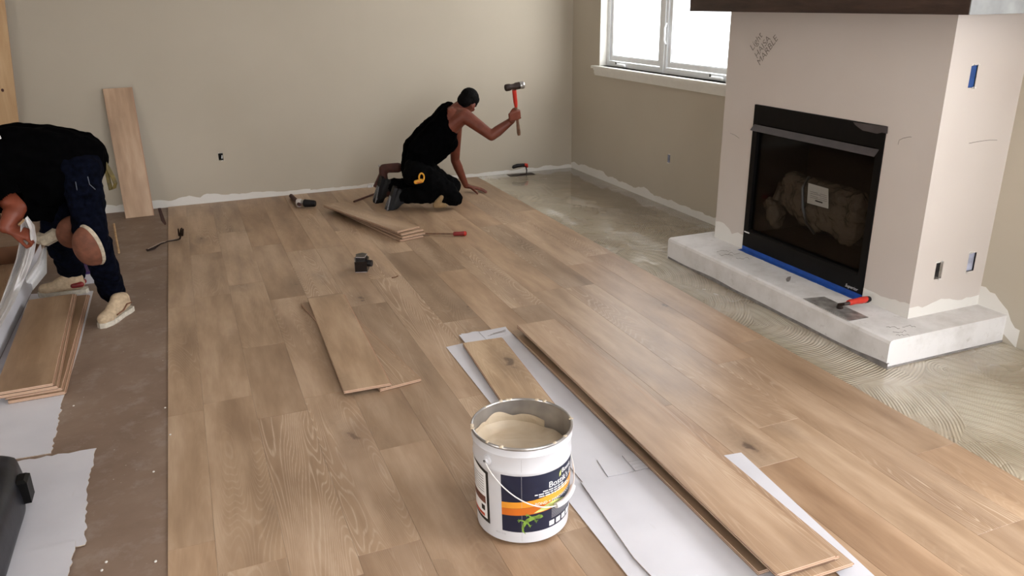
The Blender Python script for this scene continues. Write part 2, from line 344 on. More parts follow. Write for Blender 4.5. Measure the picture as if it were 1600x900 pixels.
def remesh(mb, voxel, smooth=6, dispf=None, cut=None):
    me = bpy.data.meshes.new('t'); me.from_pydata([tuple(v) for v in mb.v], [], mb.f); me.update(); fixn(me)
    o = bpy.data.objects.new('t', me); COL.objects.link(o)
    r = o.modifiers.new('r', 'REMESH'); r.mode = 'VOXEL'; r.voxel_size = voxel; r.use_smooth_shade = True
    if smooth: k = o.modifiers.new('s', 'SMOOTH'); k.factor = .6; k.iterations = smooth
    dg = bpy.context.evaluated_depsgraph_get(); out = bpy.data.meshes.new_from_object(o.evaluated_get(dg), depsgraph=dg)
    bpy.data.objects.remove(o); bpy.data.meshes.remove(me)
    if dispf:
        ns = [v.normal.copy() for v in out.vertices]
        for v, nn in zip(out.vertices, ns): v.co += nn*dispf(v.co)
    if cut:
        b = bmesh.new(); b.from_mesh(out); bmesh.ops.delete(b, geom=[f for f in b.faces if cut(f.calc_center_median())], context='FACES'); b.to_mesh(out); b.free()
    out.polygons.foreach_set('use_smooth', [True]*len(out.polygons))
    return out
def blob(name, mb, mat, parent, voxel=.008, smooth=6, dispf=None, cut=None):
    me = remesh(mb, voxel, smooth, dispf, cut); Mi = WM[parent.name].inverted(); me.transform(Mi)
    me.materials.clear(); me.materials.append(mat); o = put(name, me, parent); o['_n'] = 0; del o['_n']; WM[o.name] = WM[parent.name]; return o
def text_mesh(s, size, shear=0, ext=0):
    cu = bpy.data.curves.new('t', 'FONT'); cu.body = s; cu.size = size; cu.extrude = ext; cu.shear = shear; cu.resolution_u = 3
    o = bpy.data.objects.new('t', cu); COL.objects.link(o); dg = bpy.context.evaluated_depsgraph_get()
    me = bpy.data.meshes.new_from_object(o.evaluated_get(dg), depsgraph=dg)
    vs = [v.co.copy() for v in me.vertices]; fs = [tuple(p.vertices) for p in me.polygons]
    bpy.data.objects.remove(o); bpy.data.curves.remove(cu); bpy.data.meshes.remove(me); return vs, fs

# ---------------------------------------------------------------- room shell
ZB = -.005; XW = 3.752; YB = 7.565; XL = -4.2; YF = -2.5; ZC = 2.75
floor = tag(build('floor', MB().box((XL, YF, ZB-.05), (XW+.2, YB+.2, ZB)), SUB), kind='structure')
def wall_rects(u0, u1, w0, w1, holes):
    us = sorted({u0, u1, *[h[0] for h in holes], *[h[1] for h in holes]}); ws = sorted({w0, w1, *[h[2] for h in holes], *[h[3] for h in holes]})
    for a, b in zip(us, us[1:]):
        for c, d in zip(ws, ws[1:]):
            if not any(h[0] < (a+b)/2 < h[1] and h[2] < (c+d)/2 < h[3] for h in holes): yield a, b, c, d
def wall(name, axis, c0, c1, u0, u1, w0, w1, holes, mat):
    mb = MB()
    for a, b, c, d in wall_rects(u0, u1, w0, w1, holes):
        if axis == 'x': mb.box((c0, a, c), (c1, b, d))
        else: mb.box((a, c0, c), (b, c1, d))
    b = bmesh.new(); me = mb.mesh(name, mat); b.from_mesh(me); bmesh.ops.remove_doubles(b, verts=b.verts, dist=1e-5)
    seen = {}
    for f in b.faces: seen.setdefault(tuple(sorted(v.index for v in f.verts)), []).append(f)
    bmesh.ops.delete(b, geom=[f for k in seen.values() if len(k) > 1 for f in k], context='FACES')
    bmesh.ops.recalc_face_normals(b, faces=b.faces); b.to_mesh(me); b.free()
    return tag(put(name, me), kind='structure')
OB = [.222, .262, .374, .438]     # outlet hole in the back wall
wb = wall('wall_back', 'y', YB, YB+.15, XL, XW+.2, ZB, ZC, [OB], WALL)
OR_ = [5.685, 5.725, .375, .445]
WIN = [4.99, 6.985, 1.09, 2.28]
wr = wall('wall_right', 'x', XW, XW+.15, YF, YB, ZB, ZC, [WIN, OR_, [-1.3, .9, .9, 2.3]], WALL)
wf = wall('wall_front', 'y', YF-.15, YF, XL, XW+.2, ZB, ZC, [[-.1, 3.3, 0.05, 2.2]], WALL)
wl = wall('wall_left', 'x', XL-.15, XL, YF-.15, YB+.15, ZB, ZC, [[-.9, 1.5, .7, 2.3]], WALL)
struct('ceiling', MB().box((XL-.15, YF-.15, ZC), (XW+.2, YB+.15, ZC+.1)), CEIL)
# chimney breast with the firebox opening
CX = 3.2555; CY0, CY1 = 2.703, 4.335; HZ = .1445
FB = [3.005, 4.030, .155, 1.075]
mb = MB()
for a, b, c, d in wall_rects(CY0, CY1, HZ, ZC, [FB]): mb.box((CX, a, c), (CX+.06, b, d))
chim = struct('wall_chimney_breast', mb, CHIM)
HOLES = [(3.393, 3.437, 1.283, 1.385, 'blue'), (3.395, 3.445, .335, .425, 'dark'), (3.618, 3.672, .345, .445, 'grey')]
mb = MB()
for a, b, c, d in wall_rects(CX+.06, XW, HZ, ZC, [h[:4] for h in HOLES]): mb.box((a, CY0, c), (b, CY0+.05, d))
mb.box((CX+.06, CY1-.05, HZ), (XW, CY1, ZC))
struct('side_return', mb, CHIM, chim)
# ragged primer strips along the wall feet
def ragged(name, parent, p0, p1, h, seed, depth=.0015, step=.03):
    p0, p1 = Vector(p0), Vector(p1); n = max(3, int((p1-p0).length/step)); t = (p1-p0).normalized(); nn = Vector((t.y, -t.x, 0)); rr = random.Random(seed); mb = MB(); top = []
    for i in range(n+1):
        k = i/n; hh = h*(.55+.75*abs(noise.noise(Vector((k*n*.13, seed*3.1, 0))))+.12*rr.random()); top.append(hh)
    vs = []
    for i in range(n+1):
        b = p0.lerp(p1, i/n); vs += [b, b+nn*depth, b+nn*depth*.6+Vector((0, 0, top[i])), b+Vector((0, 0, top[i]))]
    fs = [(4*i+a, 4*(i+1)+a, 4*(i+1)+b, 4*i+b) for i in range(n) for a, b in ((1, 2), (2, 3))]
    mb.add(vs, fs); return tag(build(name, mb, MUD, parent, fix=False), kind='structure')
ragged('primer_strip', wb, (-1.15, YB, ZB), (.35, YB, ZB), .095, 1)
ragged('primer_strip', wb, (.35, YB, ZB), (1.0, YB, ZB), .065, 2)
ragged('primer_strip', wb, (1.0, YB, ZB), (XW, YB, ZB), .05, 3)
ragged('primer_strip', wr, (XW, YB, ZB), (XW, 4.3, ZB), .085, 4)
ragged('primer_strip', chim, (CX, CY1, HZ), (CX, FB[1], HZ), .12, 5)
ragged('primer_strip', chim, (CX, FB[0], HZ), (CX, CY0, HZ), .10, 6)
ragged('primer_strip', chim, (CX, CY0, HZ), (XW, CY0, HZ), .075, 7)
ragged('primer_strip', wr, (XW, CY0, HZ), (XW, 2.45, ZB), .13, 8)
# hearth slab
HX = 2.96; HY0, HY1 = 2.53, 4.45
def hearth():
    mb = MB(); prof = [(HX, ZB), (HX, HZ-.02), (HX+.006, HZ-.006), (HX+.02, HZ)]
    ny = 40
    def edge(k, j):   # outline of the slab at profile j
        return None
    vs = []
    for i in range(ny+1):
        y = HY0+(HY1-HY0)*i/ny; wob = .004*noise.noise(Vector((y*3, 0, 1)))
        vs += [(x+wob, y, z) for x, z in prof]+[(XW, y, HZ)]
    mb.add(vs, [(5*i+j, 5*(i+1)+j, 5*(i+1)+j+1, 5*i+j+1) for i in range(ny) for j in range(4)])
    mb.add([(x, HY0, z) for x, z in prof]+[(XW, HY0, HZ), (XW, HY0, ZB)], [(0, 1, 2, 3, 4, 5)])
    mb.add([(x, HY1, z) for x, z in prof]+[(XW, HY1, HZ), (XW, HY1, ZB)], [(0, 1, 2, 3, 4, 5)])
    b = struct('trim_hearth_slab', mb, PLASTER); b.data.polygons.foreach_set('use_smooth', [False]*len(b.data.polygons)); return b
hs = hearth()
def grout():
    mb = MB(); vs = []; n = 60
    for i in range(n+1):
        y = HY0-.01+(HY1-HY0)*i/n; hgt = .012+.022*max(0, noise.noise(Vector((y*2.2, 4, 0)))+.35)
        vs += [(HX-.002, y, ZB), (HX-.0035, y, ZB+hgt), (HX+.01, y, ZB+hgt)]
    mb.add(vs, [(3*i+j, 3*(i+1)+j, 3*(i+1)+j+1, 3*i+j+1) for i in range(n) for j in range(2)])
    return mb
GROUT = plain('grey_mortar', (.24, .22, .21), .9, var=.15)
tag(build('mortar_shadow_edge', grout(), GROUT, hs), kind='structure')  # grey mortar strip also draws the ragged shadow line under the hearth
mb = MB().box((HX-.002, HY0-.004, ZB), (XW, HY0+.001, ZB+.012)); tag(build('mortar_shadow_edge', mb, GROUT, hs), kind='structure')

# pencil writing on the plaster
def wall_text(name, s, size, M, mat, parent, jitter=0, world=True):
    vs, fs = text_mesh(s, size); mb = MB()
    mb.add([M @ Vector((v.x+jitter*noise.noise(Vector((v.x*30, v.y*30, 1))), v.y+jitter*noise.noise(Vector((v.x*30, v.y*30, 9))), 0)) for v in vs], fs); return build(name, mb, mat, parent, world=False, fix=False)
def frameM(o, u, v): u = Vector(u).normalized(); v = Vector(v).normalized(); m = Matrix((u, v, u.cross(v))).transposed().to_4x4(); m.translation = o; return m
# on the front of the chimney breast: u runs towards -Y (to the right in view), up is z; the writing climbs
ang = R(48)
def wri(s, py, pz, size):
    u = Vector((0, -cos(ang), sin(ang))); v = Vector((0, sin(ang), cos(ang)))
    return wall_text('pencil_writing', s, size, frameM((CX-.0012, py, pz), u, v), PENCIL, chim, .003)
a = PX(1176, 80, CX); wri('Light', a.y, a.z, .062)
a = PX(1183, 92, CX); wri('HAISA', a.y, a.z, .058)
a = PX(1187, 103, CX); wri('MARBLE', a.y, a.z, .060)
def scribble(parent, pts, r=.0012, mat=PENCIL, name='pencil_mark'): return build(name, MB().tube(pts, r, 4), mat, parent)
scribble(chim, [PX(x, y, CX-.001) for x, y in ((1403, 226), (1405, 219), (1411, 216), (1420, 214), (1424, 214))])
scribble(chim, [PX(x, y, CX-.001) for x, y in ((1141, 208), (1148, 211), (1155, 216))])
scribble(chim, [PY(x, y, CY0-.001) for x, y in ((1514, 224), (1530, 221), (1545, 219), (1558, 219))])
for k, (x, y) in enumerate(((1120, 392), (1124, 398), (1135, 396), (1150, 404), (1385, 512), (1395, 518), (1410, 510), (1400, 524))):
    rr = random.Random(k); p = [G(x+3*j, y+rr.uniform(-2, 2), HZ+.001) for j in range(8)]; scribble(hs, p, .0009)
mb = MB().prism([(p.x, p.y) for p in (G(1228, 436, HZ), G(1231, 433, HZ), G(1236, 432, HZ), G(1235, 437, HZ), G(1233, 440, HZ), G(1229, 440, HZ))], HZ-.001, HZ+.0015); build('mortar_spot', mb, GROUT, hs)

# outlet boxes in their holes
def outlet(label, cen, n, w, h, inner, dep=.045):
    t = thing('outlet_box', label, 'outlet', cen, (0, 0, 0)); n = Vector(n); u = Vector((0, 0, 1)).cross(n); M = frameM((0, 0, 0), u, (0, 0, 1))
    mb = MB(); tk = .003
    a, b = w/2, h/2
    mb.box((-a, -b, -dep), (a, b, -dep+tk), M=M); mb.box((-a, -b, -dep), (-a+tk, b, -.002), M=M); mb.box((a-tk, -b, -dep), (a, b, -.002), M=M)
    mb.box((-a, -b, -dep), (a, -b+tk, -.002), M=M); mb.box((-a, b-tk, -dep), (a, b, -.002), M=M)
    build('box_shell', mb, inner, t)
    rr = random.Random(label)
    for k in range(7):
        ch = MB()
        x = rr.uniform(-a, a); y = rr.choice((-b, b)); s_ = .004+.006*rr.random()
        ch.prism([(x-s_, y-s_*.6), (x+s_, y-s_*.3), (x+s_*.4, y+s_*.6), (x-s_*.7, y+s_*.4)], .0002, .0022, M=M); build('chipped_edge', ch, MUD, t)
    return t, M
t, M = outlet('small dark outlet hole in the back wall left of the kneeling man', (.242, YB, .406), (0, -1, 0), .046, .07, DARKHOLE)
build('wire_stub', MB().tube([M @ Vector(p) for p in ((.004, -.02, -.04), (.008, -.005, -.01), (.012, .012, .002), (.008, -.016, .004))], .004, 6), STEEL, t)
t, M = outlet('narrow outlet box in the right wall below the window', (XW, 5.705, .41), (-1, 0, 0), .044, .074, GREYBOX)
t, M = outlet('blue outlet box high on the side of the chimney breast', (3.415, CY0, 1.334), (0, -1, 0), .050, .106, BLUEBOX, .010)
t, M = outlet('black outlet hole low on the chimney side, nearer its corner', (3.420, CY0, .380), (0, -1, 0), .056, .096, DARKHOLE)
build('bracket', MB().box((.008, -.04, -.03), (.02, .04, -.004), M=M), STEEL, t)
t, M = outlet('grey outlet box low on the chimney side, nearer the right wall', (3.645, CY0, .395), (0, -1, 0), .060, .106, GREYBOX, .014)

# window in the right wall
win = thing('window_1', None, None, (XW, 5.99, 1.09), kind='structure')
def wb_(name, lo, hi, mat, par=win, ch=0): return build(name, MB().box(lo, hi, ch=ch), mat, par, world=True)
y0, y1, z0, z1 = WIN; xo = XW+.075
wb_('window_jamb', (XW-.001, y1-.012, z0), (XW+.15, y1+.001, z1), TRIM); wb_('window_jamb', (XW-.001, y0, z0), (XW+.15, y0+.012, z1), TRIM)
mid = (y0+y1)/2
def sash(a, b, nm):
    fr = MB(); f = .045
    for lo, hi in (((xo, a, z0), (xo+.06, a+f, z1)), ((xo, b-f, z0), (xo+.06, b, z1)), ((xo, a+f, z0), (xo+.06, b-f, z0+f)), ((xo, a+f, z1-f), (xo+.06, b-f, z1))): fr.box(lo, hi)
    o = build('outer_frame', fr, VINYL, win, world=True)
    s_ = MB(); g = .04; a2, b2, c2, d2 = a+f+.006, b-f-.006, z0+f+.006, z1-f-.006
    for lo, hi in (((xo+.012, a2, c2), (xo+.05, a2+g, d2)), ((xo+.012, b2-g, c2), (xo+.05, b2, d2)), ((xo+.012, a2+g, c2), (xo+.05, b2-g, c2+g)), ((xo+.012, a2+g, d2-g), (xo+.05, b2-g, d2))): s_.box(lo, hi)
    for lo, hi in (((xo+.02, a2+g, c2+g), (xo+.03, a2+g+.008, d2-g)), ((xo+.02, b2-g-.008, c2+g), (xo+.03, b2-g, d2-g)), ((xo+.02, a2+g, c2+g), (xo+.03, b2-g, c2+g+.008))): s_.box(lo, hi)
    so = build('sash', s_, VINYL, win, world=True)
    build('glass_pane', MB().box((xo+.032, a2+g-.005, c2+g-.005), (xo+.036, b2-g+.005, d2-g+.005)), GLASS, so, world=True)
sash(y0, mid-.004, 'a'); sash(mid+.004, y1-.012, 'b')
wb_('mullion', (xo-.012, mid-.022, z0), (xo+.07, mid+.022, z1), VINYL)
for yy in (PX(972, 100, XW+.07).y, PX(1122, 123, XW+.07).y):
    c = build('crank_cover', MB().tube([(XW+.055, yy+.085, z0+.012), (XW+.058, yy+.06, z0+.018), (XW+.058, yy-.06, z0+.018), (XW+.055, yy-.085, z0+.012)], [.008, .018, .018, .008], 10), VINYL, win, world=True, smooth=True)
    build('crank_knob', MB().tube([(XW+.045, yy+.07, z0+.03), (XW+.03, yy+.05, z0+.045)], .006, 8), BLACK, c, world=True)
lk = MB().tube([(xo-.012, mid-.05, 1.33), (xo-.03, mid-.052, 1.36), (xo-.03, mid-.05, 1.46), (xo-.012, mid-.05, 1.50)], [.006, .010, .010, .006], 8); build('sash_lock', lk, VINYL, win, world=True, smooth=True)
sill = MB().box((XW-.045, 4.6, 1.065), (XW+.15, y1+.09, 1.09), ch=.004)
sl = struct('trim_1', sill, TRIM)
ap = MB()
for a, b, c, d in ((.0, .028, .0, .018), (.0, .02, .018, .05), (.0, .012, .05, .066)): ap.box((XW-b, 4.6, 1.065-d), (XW-a, y1+.07, 1.065-c))
struct('apron', ap, TRIM, sl)
# other daylight openings out of view; the left one is added to light the chimney
for nm, lo, hi in (('window_2', (XW+.02, -1.3, .9), (XW+.10, .9, 2.3)), ('door_1', (-.1, YF-.10, .05), (3.3, YF-.02, 2.2)), ('added_window_3', (XL-.10, -.9, .7), (XL-.02, 1.5, 2.3))):
    t = thing(nm, None, None, lo, kind='structure'); ax = 0 if nm == 'door_1' else 1; mb = MB(); f = .05
    us = [lo[ax], (lo[ax]+hi[ax])/2-f/2, hi[ax]-f]
    for u in us:
        l, h = list(lo), list(hi); l[ax] = u; h[ax] = u+f; mb.box(l, h)
    for zz in (lo[2], hi[2]-f):
        l, h = list(lo), list(hi); l[2] = zz; h[2] = zz+f; mb.box(l, h)
    build('frame', mb, VINYL, t, world=True)

# mantel beam
t = thing('mantel_shelf', 'thick dark brown wooden mantel beam across the chimney breast', 'mantel', (3.16, 3.5, 1.613))
mb = MB().box((3.08, 2.512, 1.613), (CX, 4.535, 1.80), ch=.006); mb.box((CX-.001, 2.512, 1.613), (XW-.003, CY0-.001, 1.80))
mb.box((CX-.001, CY1+.001, 1.613), (XW-.003, 4.535, 1.80))
build('beam', mb, BEAM, t, world=True)
tag(build('beam_end', MB().box((3.082, 2.508, 1.6135), (XW-.004, 2.5125, 1.798)), BEAMEND, t, world=True), 'beam end with window reflection painted grey')

# ---------------------------------------------------------------- floor planks
edges = [-.2584, -.1105]+[1.7*(.0605+.1262*k) for k in range(0, 13)]
J = {}
for x, y in ((264, 861), (264, 651), (350, 626), (440, 648), (412, 540), (600, 858), (632, 695), (510, 461), (478, 390), (732, 620), (720, 500), (690, 425), (1046, 633), (868, 451), (1218, 722), (1565, 823), (1465, 700), (808, 348)):
    p = G(x, y)
    for r in range(len(edges)-1):
        if edges[r]-.02 <= p.x < edges[r+1]-.005: J.setdefault(r, []).append(p.y); break
rr = random.Random(11)
tones = [(1, 1, 1), (1.1, 1.09, 1.07), (.9, .89, .88), (.8, .79, .78), (1.04, 1.05, 1.05), (.95, .90, .85), (1.14, 1.17, 1.2)]
pi_ = 0
for r in range(len(edges)-1):
    js = sorted(J.get(r, [])); ys = [-.75]
    def fill(a, b):
        out = []; y = a
        while b-y > 2.15: y += rr.uniform(.9, 1.9); 
        return out
    pts = [-.75]+js+[YB-.006]
    full = [pts[0]]
    for a, b in zip(pts, pts[1:]):
        if b-a > 2.2:
            k = int((b-a)//1.7); cuts = sorted(a+(b-a)*(i+1)/(k+1)+rr.uniform(-.3, .3) for i in range(k)); full += cuts
        full.append(b)
    x0, x1 = edges[r]+.0002, edges[r+1]-.0002
    for a, b in zip(full, full[1:]):
        cx, cy = (x0+x1)/2, (a+b)/2; hw, hl = (x1-x0)/2, (b-a)/2-.0003; dz = rr.uniform(-.0003, 0)
        o = build('plank', MB().box((-hw, -hl, ZB+.0005), (hw, hl, dz), ch=.0006), OAK, floor, loc=(cx, cy, 0))
        tn = rr.choice(tones); o.color = (*tn, 1); pi_ += 1
# adhesive
XG = edges[-1]
mb = MB(); mb.grid(lambda u, v: Vector((XG+.002+(XW-XG-.004)*u, -.75+(YB+.75-.004)*v, ZB+.003)), 10, 60)
tag(build('adhesive_layer', mb, GLUE, floor, fix=False), 'combed wet beige adhesive', kind='stuff')
# dark gap patches near the leaning plank
build('subfloor_scar', MB().prism([tuple(G(x, y, ZB).xy) for x, y in ((246, 324), (250, 322), (260, 350), (258, 352), (252, 345))], ZB, ZB+.002), DKLEATHER, floor)

# ---------------------------------------------------------------- loose planks
def plank_mesh(L, W, T, name):
    # profile across x with tongue and groove; top veneer slot 0, edges slot 1
    h = W/2; prof = [(-h, 0), (h, 0), (h, T*.35), (h+.006, T*.38), (h+.006, T*.62), (h, T*.66), (h, T-.001), (h-.001, T), (-h+.001, T), (-h, T-.001), (-h, T*.66), (-h+.006, T*.62), (-h+.006, T*.38), (-h, T*.35)]
    n = len(prof); mb = MB(); vs = [(x, y, z) for y in (-L/2, L/2) for x, z in prof]
    fs = [(i, (i+1) % n, n+(i+1) % n, n+i) for i in range(n)]+[tuple(range(n))[::-1], tuple(range(n, 2*n))]
    mi = [1]*(n+2); mi[7] = 0; mb.add(vs, fs, mi); me = mb.mesh(name, [OAK, PLY]); fixn(me); return me
def loose(label, ctr, L, W, yaw, T=.015, pitch=0, tone=(1, 1, 1), group=None, roll=0, cat='plank'):
    o = put('plank_board', plank_mesh(L, W, T, 'plank_board'), None, ctr, (pitch, roll, yaw)); tag(o, label, cat, group); o.color = (*tone, 1); WM[o.name] = Matrix.Identity(4); return o
def from_px(label, far, near, W, z, **kw):   # far and near are the two end centres on the height z
    a, b = G(*far, z), G(*near, z); d = a-b; c = (a+b)/2; c.z = z-kw.get('T', .015); return loose(label, c, d.length, W, math.atan2(d.y, d.x)-pi/2, **kw)
def ends(label, fl, fr, nl, nr, z, W=None, **kw):  # four top corners in pixels
    a = (G(*fl, z)+G(*fr, z))/2; b = (G(*nl, z)+G(*nr, z))/2; W = W or .214; d = a-b; c = (a+b)/2; c.z = z-kw.get('T', .015)
    return loose(label, c, d.length, W, math.atan2(d.y, d.x)-pi/2, **kw)
# two offcuts left of centre
ends('short oak offcut lying flat under another, mid floor', (470, 476), (522, 462), (592, 608), (659, 592), .0155, W=.205, tone=(.95, .93, .9))
ends('short oak offcut on top of another, mid floor left of the white boards', (482, 467), (536, 459), (540, 611), (607, 599), .033, tone=(1.05, 1.04, 1.0), pitch=0)
# stack near the kneeling man
g_ = 'short oak planks stacked beside the kneeling man'
st = [((512, 328), (560, 318), (624, 376), (661, 367), .0155), ((512, 327), (553, 316), (627, 372), (665, 362), .033), ((508, 324), (545, 315), (625, 367.5), (663, 356.5), .051), ((503, 321), (540, 314), (620, 363), (656, 352), .069)]
nm = ['bottom', 'second lowest', 'second highest', 'topmost']
for k, (a, b, c, d, z) in enumerate(st):
    ends('oak plank in the stack beside the kneeling man, %s' % nm[k], a, b, c, d, z, W=.20, tone=(1, .99, .97), group=g_)
# long stack right of the pail, lying on cardboard
g_ = 'long oak planks stacked on white cardboard'
ls = [((800, 517), (1185, 893), .0265, 0), ((812, 514), (1214, 898), .043, .0), ((812, 512), (1216, 898), .0595, 0), ((808, 508), (1215, 897), .076, 0)]
lab = ['lowest, showing its left strip', 'second from the bottom', 'second from the top', 'topmost']
for k, (f_, n_, z, _) in enumerate(ls):
    a, b = G(*f_, z), G(*n_, z); d = a-b; u = d.normalized(); s_ = Vector((u.y, -u.x, 0)); c = (a+b)/2+s_*.109; c.z = z-.015
    if k == 2: c += s_*.012
    if k == 1: c += s_*.035-u*.045
    loose('long oak plank on the cardboard beside the pail, %s' % lab[k], c, d.length, .218, math.atan2(d.y, d.x)-pi/2, group=g_, tone=((1, 1, 1), (.96, .95, .94), (1.0, .98, .96), (1.04, 1.03, 1.02))[k])
# single plank behind the pail
ends('pale oak plank lying on cardboard behind the pail', (724, 536), (783, 527), (790, 640), (880, 645), .024, W=.212, tone=(1.1, 1.1, 1.02))
# plank leaning on the back wall
bl, br = G(197, 341, ZB), G(240, 336, ZB); bc = (bl+br)/2; tp = PY(183, 138, YB-.02)
bc = Vector((bc.x, 7.30, ZB)); L = (tp-bc).length; d = (tp-bc).normalized()
lp = put('plank_board', plank_mesh(L, .218, .015, 'plank_board')); tag(lp, 'short oak plank leaning upright against the back wall', 'plank'); lp.color = (1.15, 1.12, 1.1, 1)
xx = Vector((1, 0, 0)); xx = (xx-d*xx.dot(d)).normalized(); M = Matrix((xx, d, xx.cross(d))).transposed().to_4x4(); M.translation = (tp+bc)/2; lp.matrix_world = M
# stack on cardboard under the left man's feet
g_ = 'oak planks stacked on the left cardboard'
for k, (fr_, nr_, z, W) in enumerate((((139, 461), (101, 613), .015, .23), ((136, 461), (96, 607), .030, .23), ((118, 460), (89, 604), .046, .235), ((114, 460), (82, 600), .062, .235))):
    a, b = G(*fr_, ZB+z), G(*nr_, ZB+z); d = a-b; u = d.normalized(); c = (a+b)/2-Vector((u.y, -u.x, 0))*(W/2); c.z = ZB+z-.0115
    loose('oak plank in the stack by the left man\'s feet, %s' % nm[k], c, d.length, W, math.atan2(d.y, d.x)-pi/2, group=g_, tone=(.88, .84, .78))
# short offcuts behind the left man's legs
for k in range(4):
    p = G(136, 424, ZB); loose('small oak offcut piled behind the left man\'s legs, %s' % nm[k], (p.x+.01*(-1)**k, p.y+.1, ZB+.10+k*.0155), .30, .19, .1*k-.1, tone=(.95, .9, .85), group='oak offcuts behind the left man')
# sliver offcut and splinters by the leaning plank
build_sl = MB().tube([G(178, 350, 0), G(182, 375, .03), G(186, 395, .01)], .008, 5)
tag(build('wood_sliver', build_sl, PINE), 'thin pale wood sliver on the floor behind the left man', 'offcut')
tag(build('wood_splinter', MB().tube([G(612, 434, .004), G(618, 433, .006), G(622, 431, .012)], .004, 5), HANDLEWOOD), 'tiny dark splinter on the floor right of the black block', 'splinter')

# plywood sheet at the left edge
a = PY(29, 188, 7.45); b = PY(7, 0, 7.45); u = (b-a).normalized(); lo = a-u*((a.z-ZB)/u.z); hi = b+u*.7
side = Vector((-1, 0, u.x/u.z*1.0)).normalized()*.55
mb = MB(); q0, q1 = lo, hi; v = [q0, q0+Vector((-.55, 0, 0)), q1+Vector((-.55, .0, 0)), q1]
tk = Vector((0, .018, 0)); mb.add(v+[p+tk for p in v], [(0, 1, 2, 3), (7, 6, 5, 4), (0, 3, 7, 4), (1, 0, 4, 5), (2, 1, 5, 6), (3, 2, 6, 7)], [0, 0, 1, 1, 1, 1])
ps = build('plywood_board', mb, [PINE, PLY], origin=tuple(lo)); tag(ps, 'tall pale plywood board standing at the far left of the back wall', 'board')
build('knot', MB().ball(PY(4, 141, 7.445)-lo, (.010, .003, .013)), DKLEATHER, ps)

# ---------------------------------------------------------------- cardboard
def cardsheet(label, px, z, seed, thick=.003, name='cardboard_sheet', torn=(), warp=.006, extra=None):
    pts = [G(x, y, z).xy if not isinstance(x, tuple) else Vector(x) for x, y in px] if px else extra
    rr = random.Random(seed); out = []; n = len(pts)
    for i in range(n):
        a, b = Vector(pts[i]), Vector(pts[(i+1) % n]); k = max(1, int((b-a).length/.02)) if i in torn else 1
        for j in range(k):
            p = a.lerp(b, j/k); nn = Vector((b-a).yx).normalized(); nn.y *= -1
            out.append(p+nn*(rr.uniform(-.006, .006) if j else 0))
    mb = MB(); m_ = len(out); mb.prism([(p.x, p.y) for p in out], z, z+thick); mb.mi = [0, 0]+[1]*m_
    mb.mi[1] = 0
    o = build(name, mb, [CARD, TORN]); tag(o, label, 'cardboard'); return o
cardsheet('white cardboard under the pale plank and pail, left layer', [(697, 543), (728, 536), (1100, 980), (1050, 980), (980, 900)], .0006, 1)
cardsheet('white cardboard strip running beneath the long plank stack', [(720, 522), (790, 513), (1330, 990), (1120, 1010)], .0045, 2, torn=(0,))
cardsheet('big white cardboard sheet in front of the long plank stack', [(908, 755), (1030, 731), (1330, 1000), (1130, 1020), (990, 872)], .0085, 3)
cs = cardsheet('narrow white cardboard strip right of the long plank stack', [(1128, 713), (1158, 708), (1430, 960), (1370, 960)], .0006, 4)
tag(build('folded_flap', MB().prism([tuple(G(x, y, .01).xy) for x, y in ((933, 719), (968, 712), (991, 736), (950, 745))], .0085, .0115), CARD), 'small square white cardboard flap beside the pail, left of its neighbour', 'cardboard')
fl = tag(build('folded_flap', MB().prism([tuple(G(x, y, .01).xy) for x, y in ((972, 712), (1000, 706), (1018, 729), (993, 736))], .0085, .0115), CARD), 'striped white cardboard flap tucked against the plank stack', 'cardboard')
for k in range(3): build('crease', MB().tube([G(982+k*5, 722+k*4.5, .012), G(1004+k*4, 717+k*4.5, .012)], .0009, 4), GREYINK, fl)
tag(build('folded_flap', MB().prism([tuple(G(x, y, .008).xy) for x, y in ((717, 524), (744, 520), (757, 532), (727, 536))], .0075, .0105), CARD), 'small white cardboard flap at the far end of the strip', 'cardboard')
fl = tag(build('folded_flap', MB().prism([tuple(G(x, y, .008).xy) for x, y in ((748, 519), (790, 511), (797, 521), (760, 531))], .0075, .0105), CARD), 'smudged white cardboard flap touching the long planks at their far end', 'cardboard')
for k in range(3): build('pencil_smudge', MB().tube([G(762+k*4, 525-k*2, .011), G(776+k*3, 521-k*1.5, .011), G(790, 518-k*1.5, .011)], .0009, 4), PENCIL, fl)
cardsheet('long white cardboard sheet under the left plank stack', [(146, 455), (125, 540), (100, 620), (80, 709), (0, 722), (-330, 760), (-150, 470)], ZB, 5, torn=(2,))
cardsheet('torn white cardboard sheet beside the black case', [(151, 701), (146, 720), (137, 760), (133, 852), (20, 872), (-150, 905), (-150, 752)], ZB+.005, 6, torn=(0, 1, 2, 3, 6))
cardsheet('torn white cardboard sheet in the near left corner', [(118, 846), (114, 868), (106, 900), (95, 950), (-150, 990), (-150, 900), (10, 870)], ZB+.010, 7, torn=(0, 1, 2))
for (x, y), lb in zip(((258, 637), (266, 679), (240, 737), (166, 878), (243, 877), (159, 891), (115, 634)), ('on the subfloor just left of the first plank row, farthest back', 'lying on the first row of oak planks', 'in the middle of the bare subfloor strip', 'on the near subfloor beside the torn cardboard', 'on the near subfloor close to the first plank row', 'lowest one beside the torn cardboard corner', 'beside the edge of the long white cardboard')):
    p = G(x, y, .002 if x > 262 else ZB+.002)
    tag(build('debris_crumb', MB().ball(p, (.005, .007, .002), seg=6, rings=4), MUD), 'pale crumb '+lb, 'debris', 'pale crumbs scattered on the floor at left')

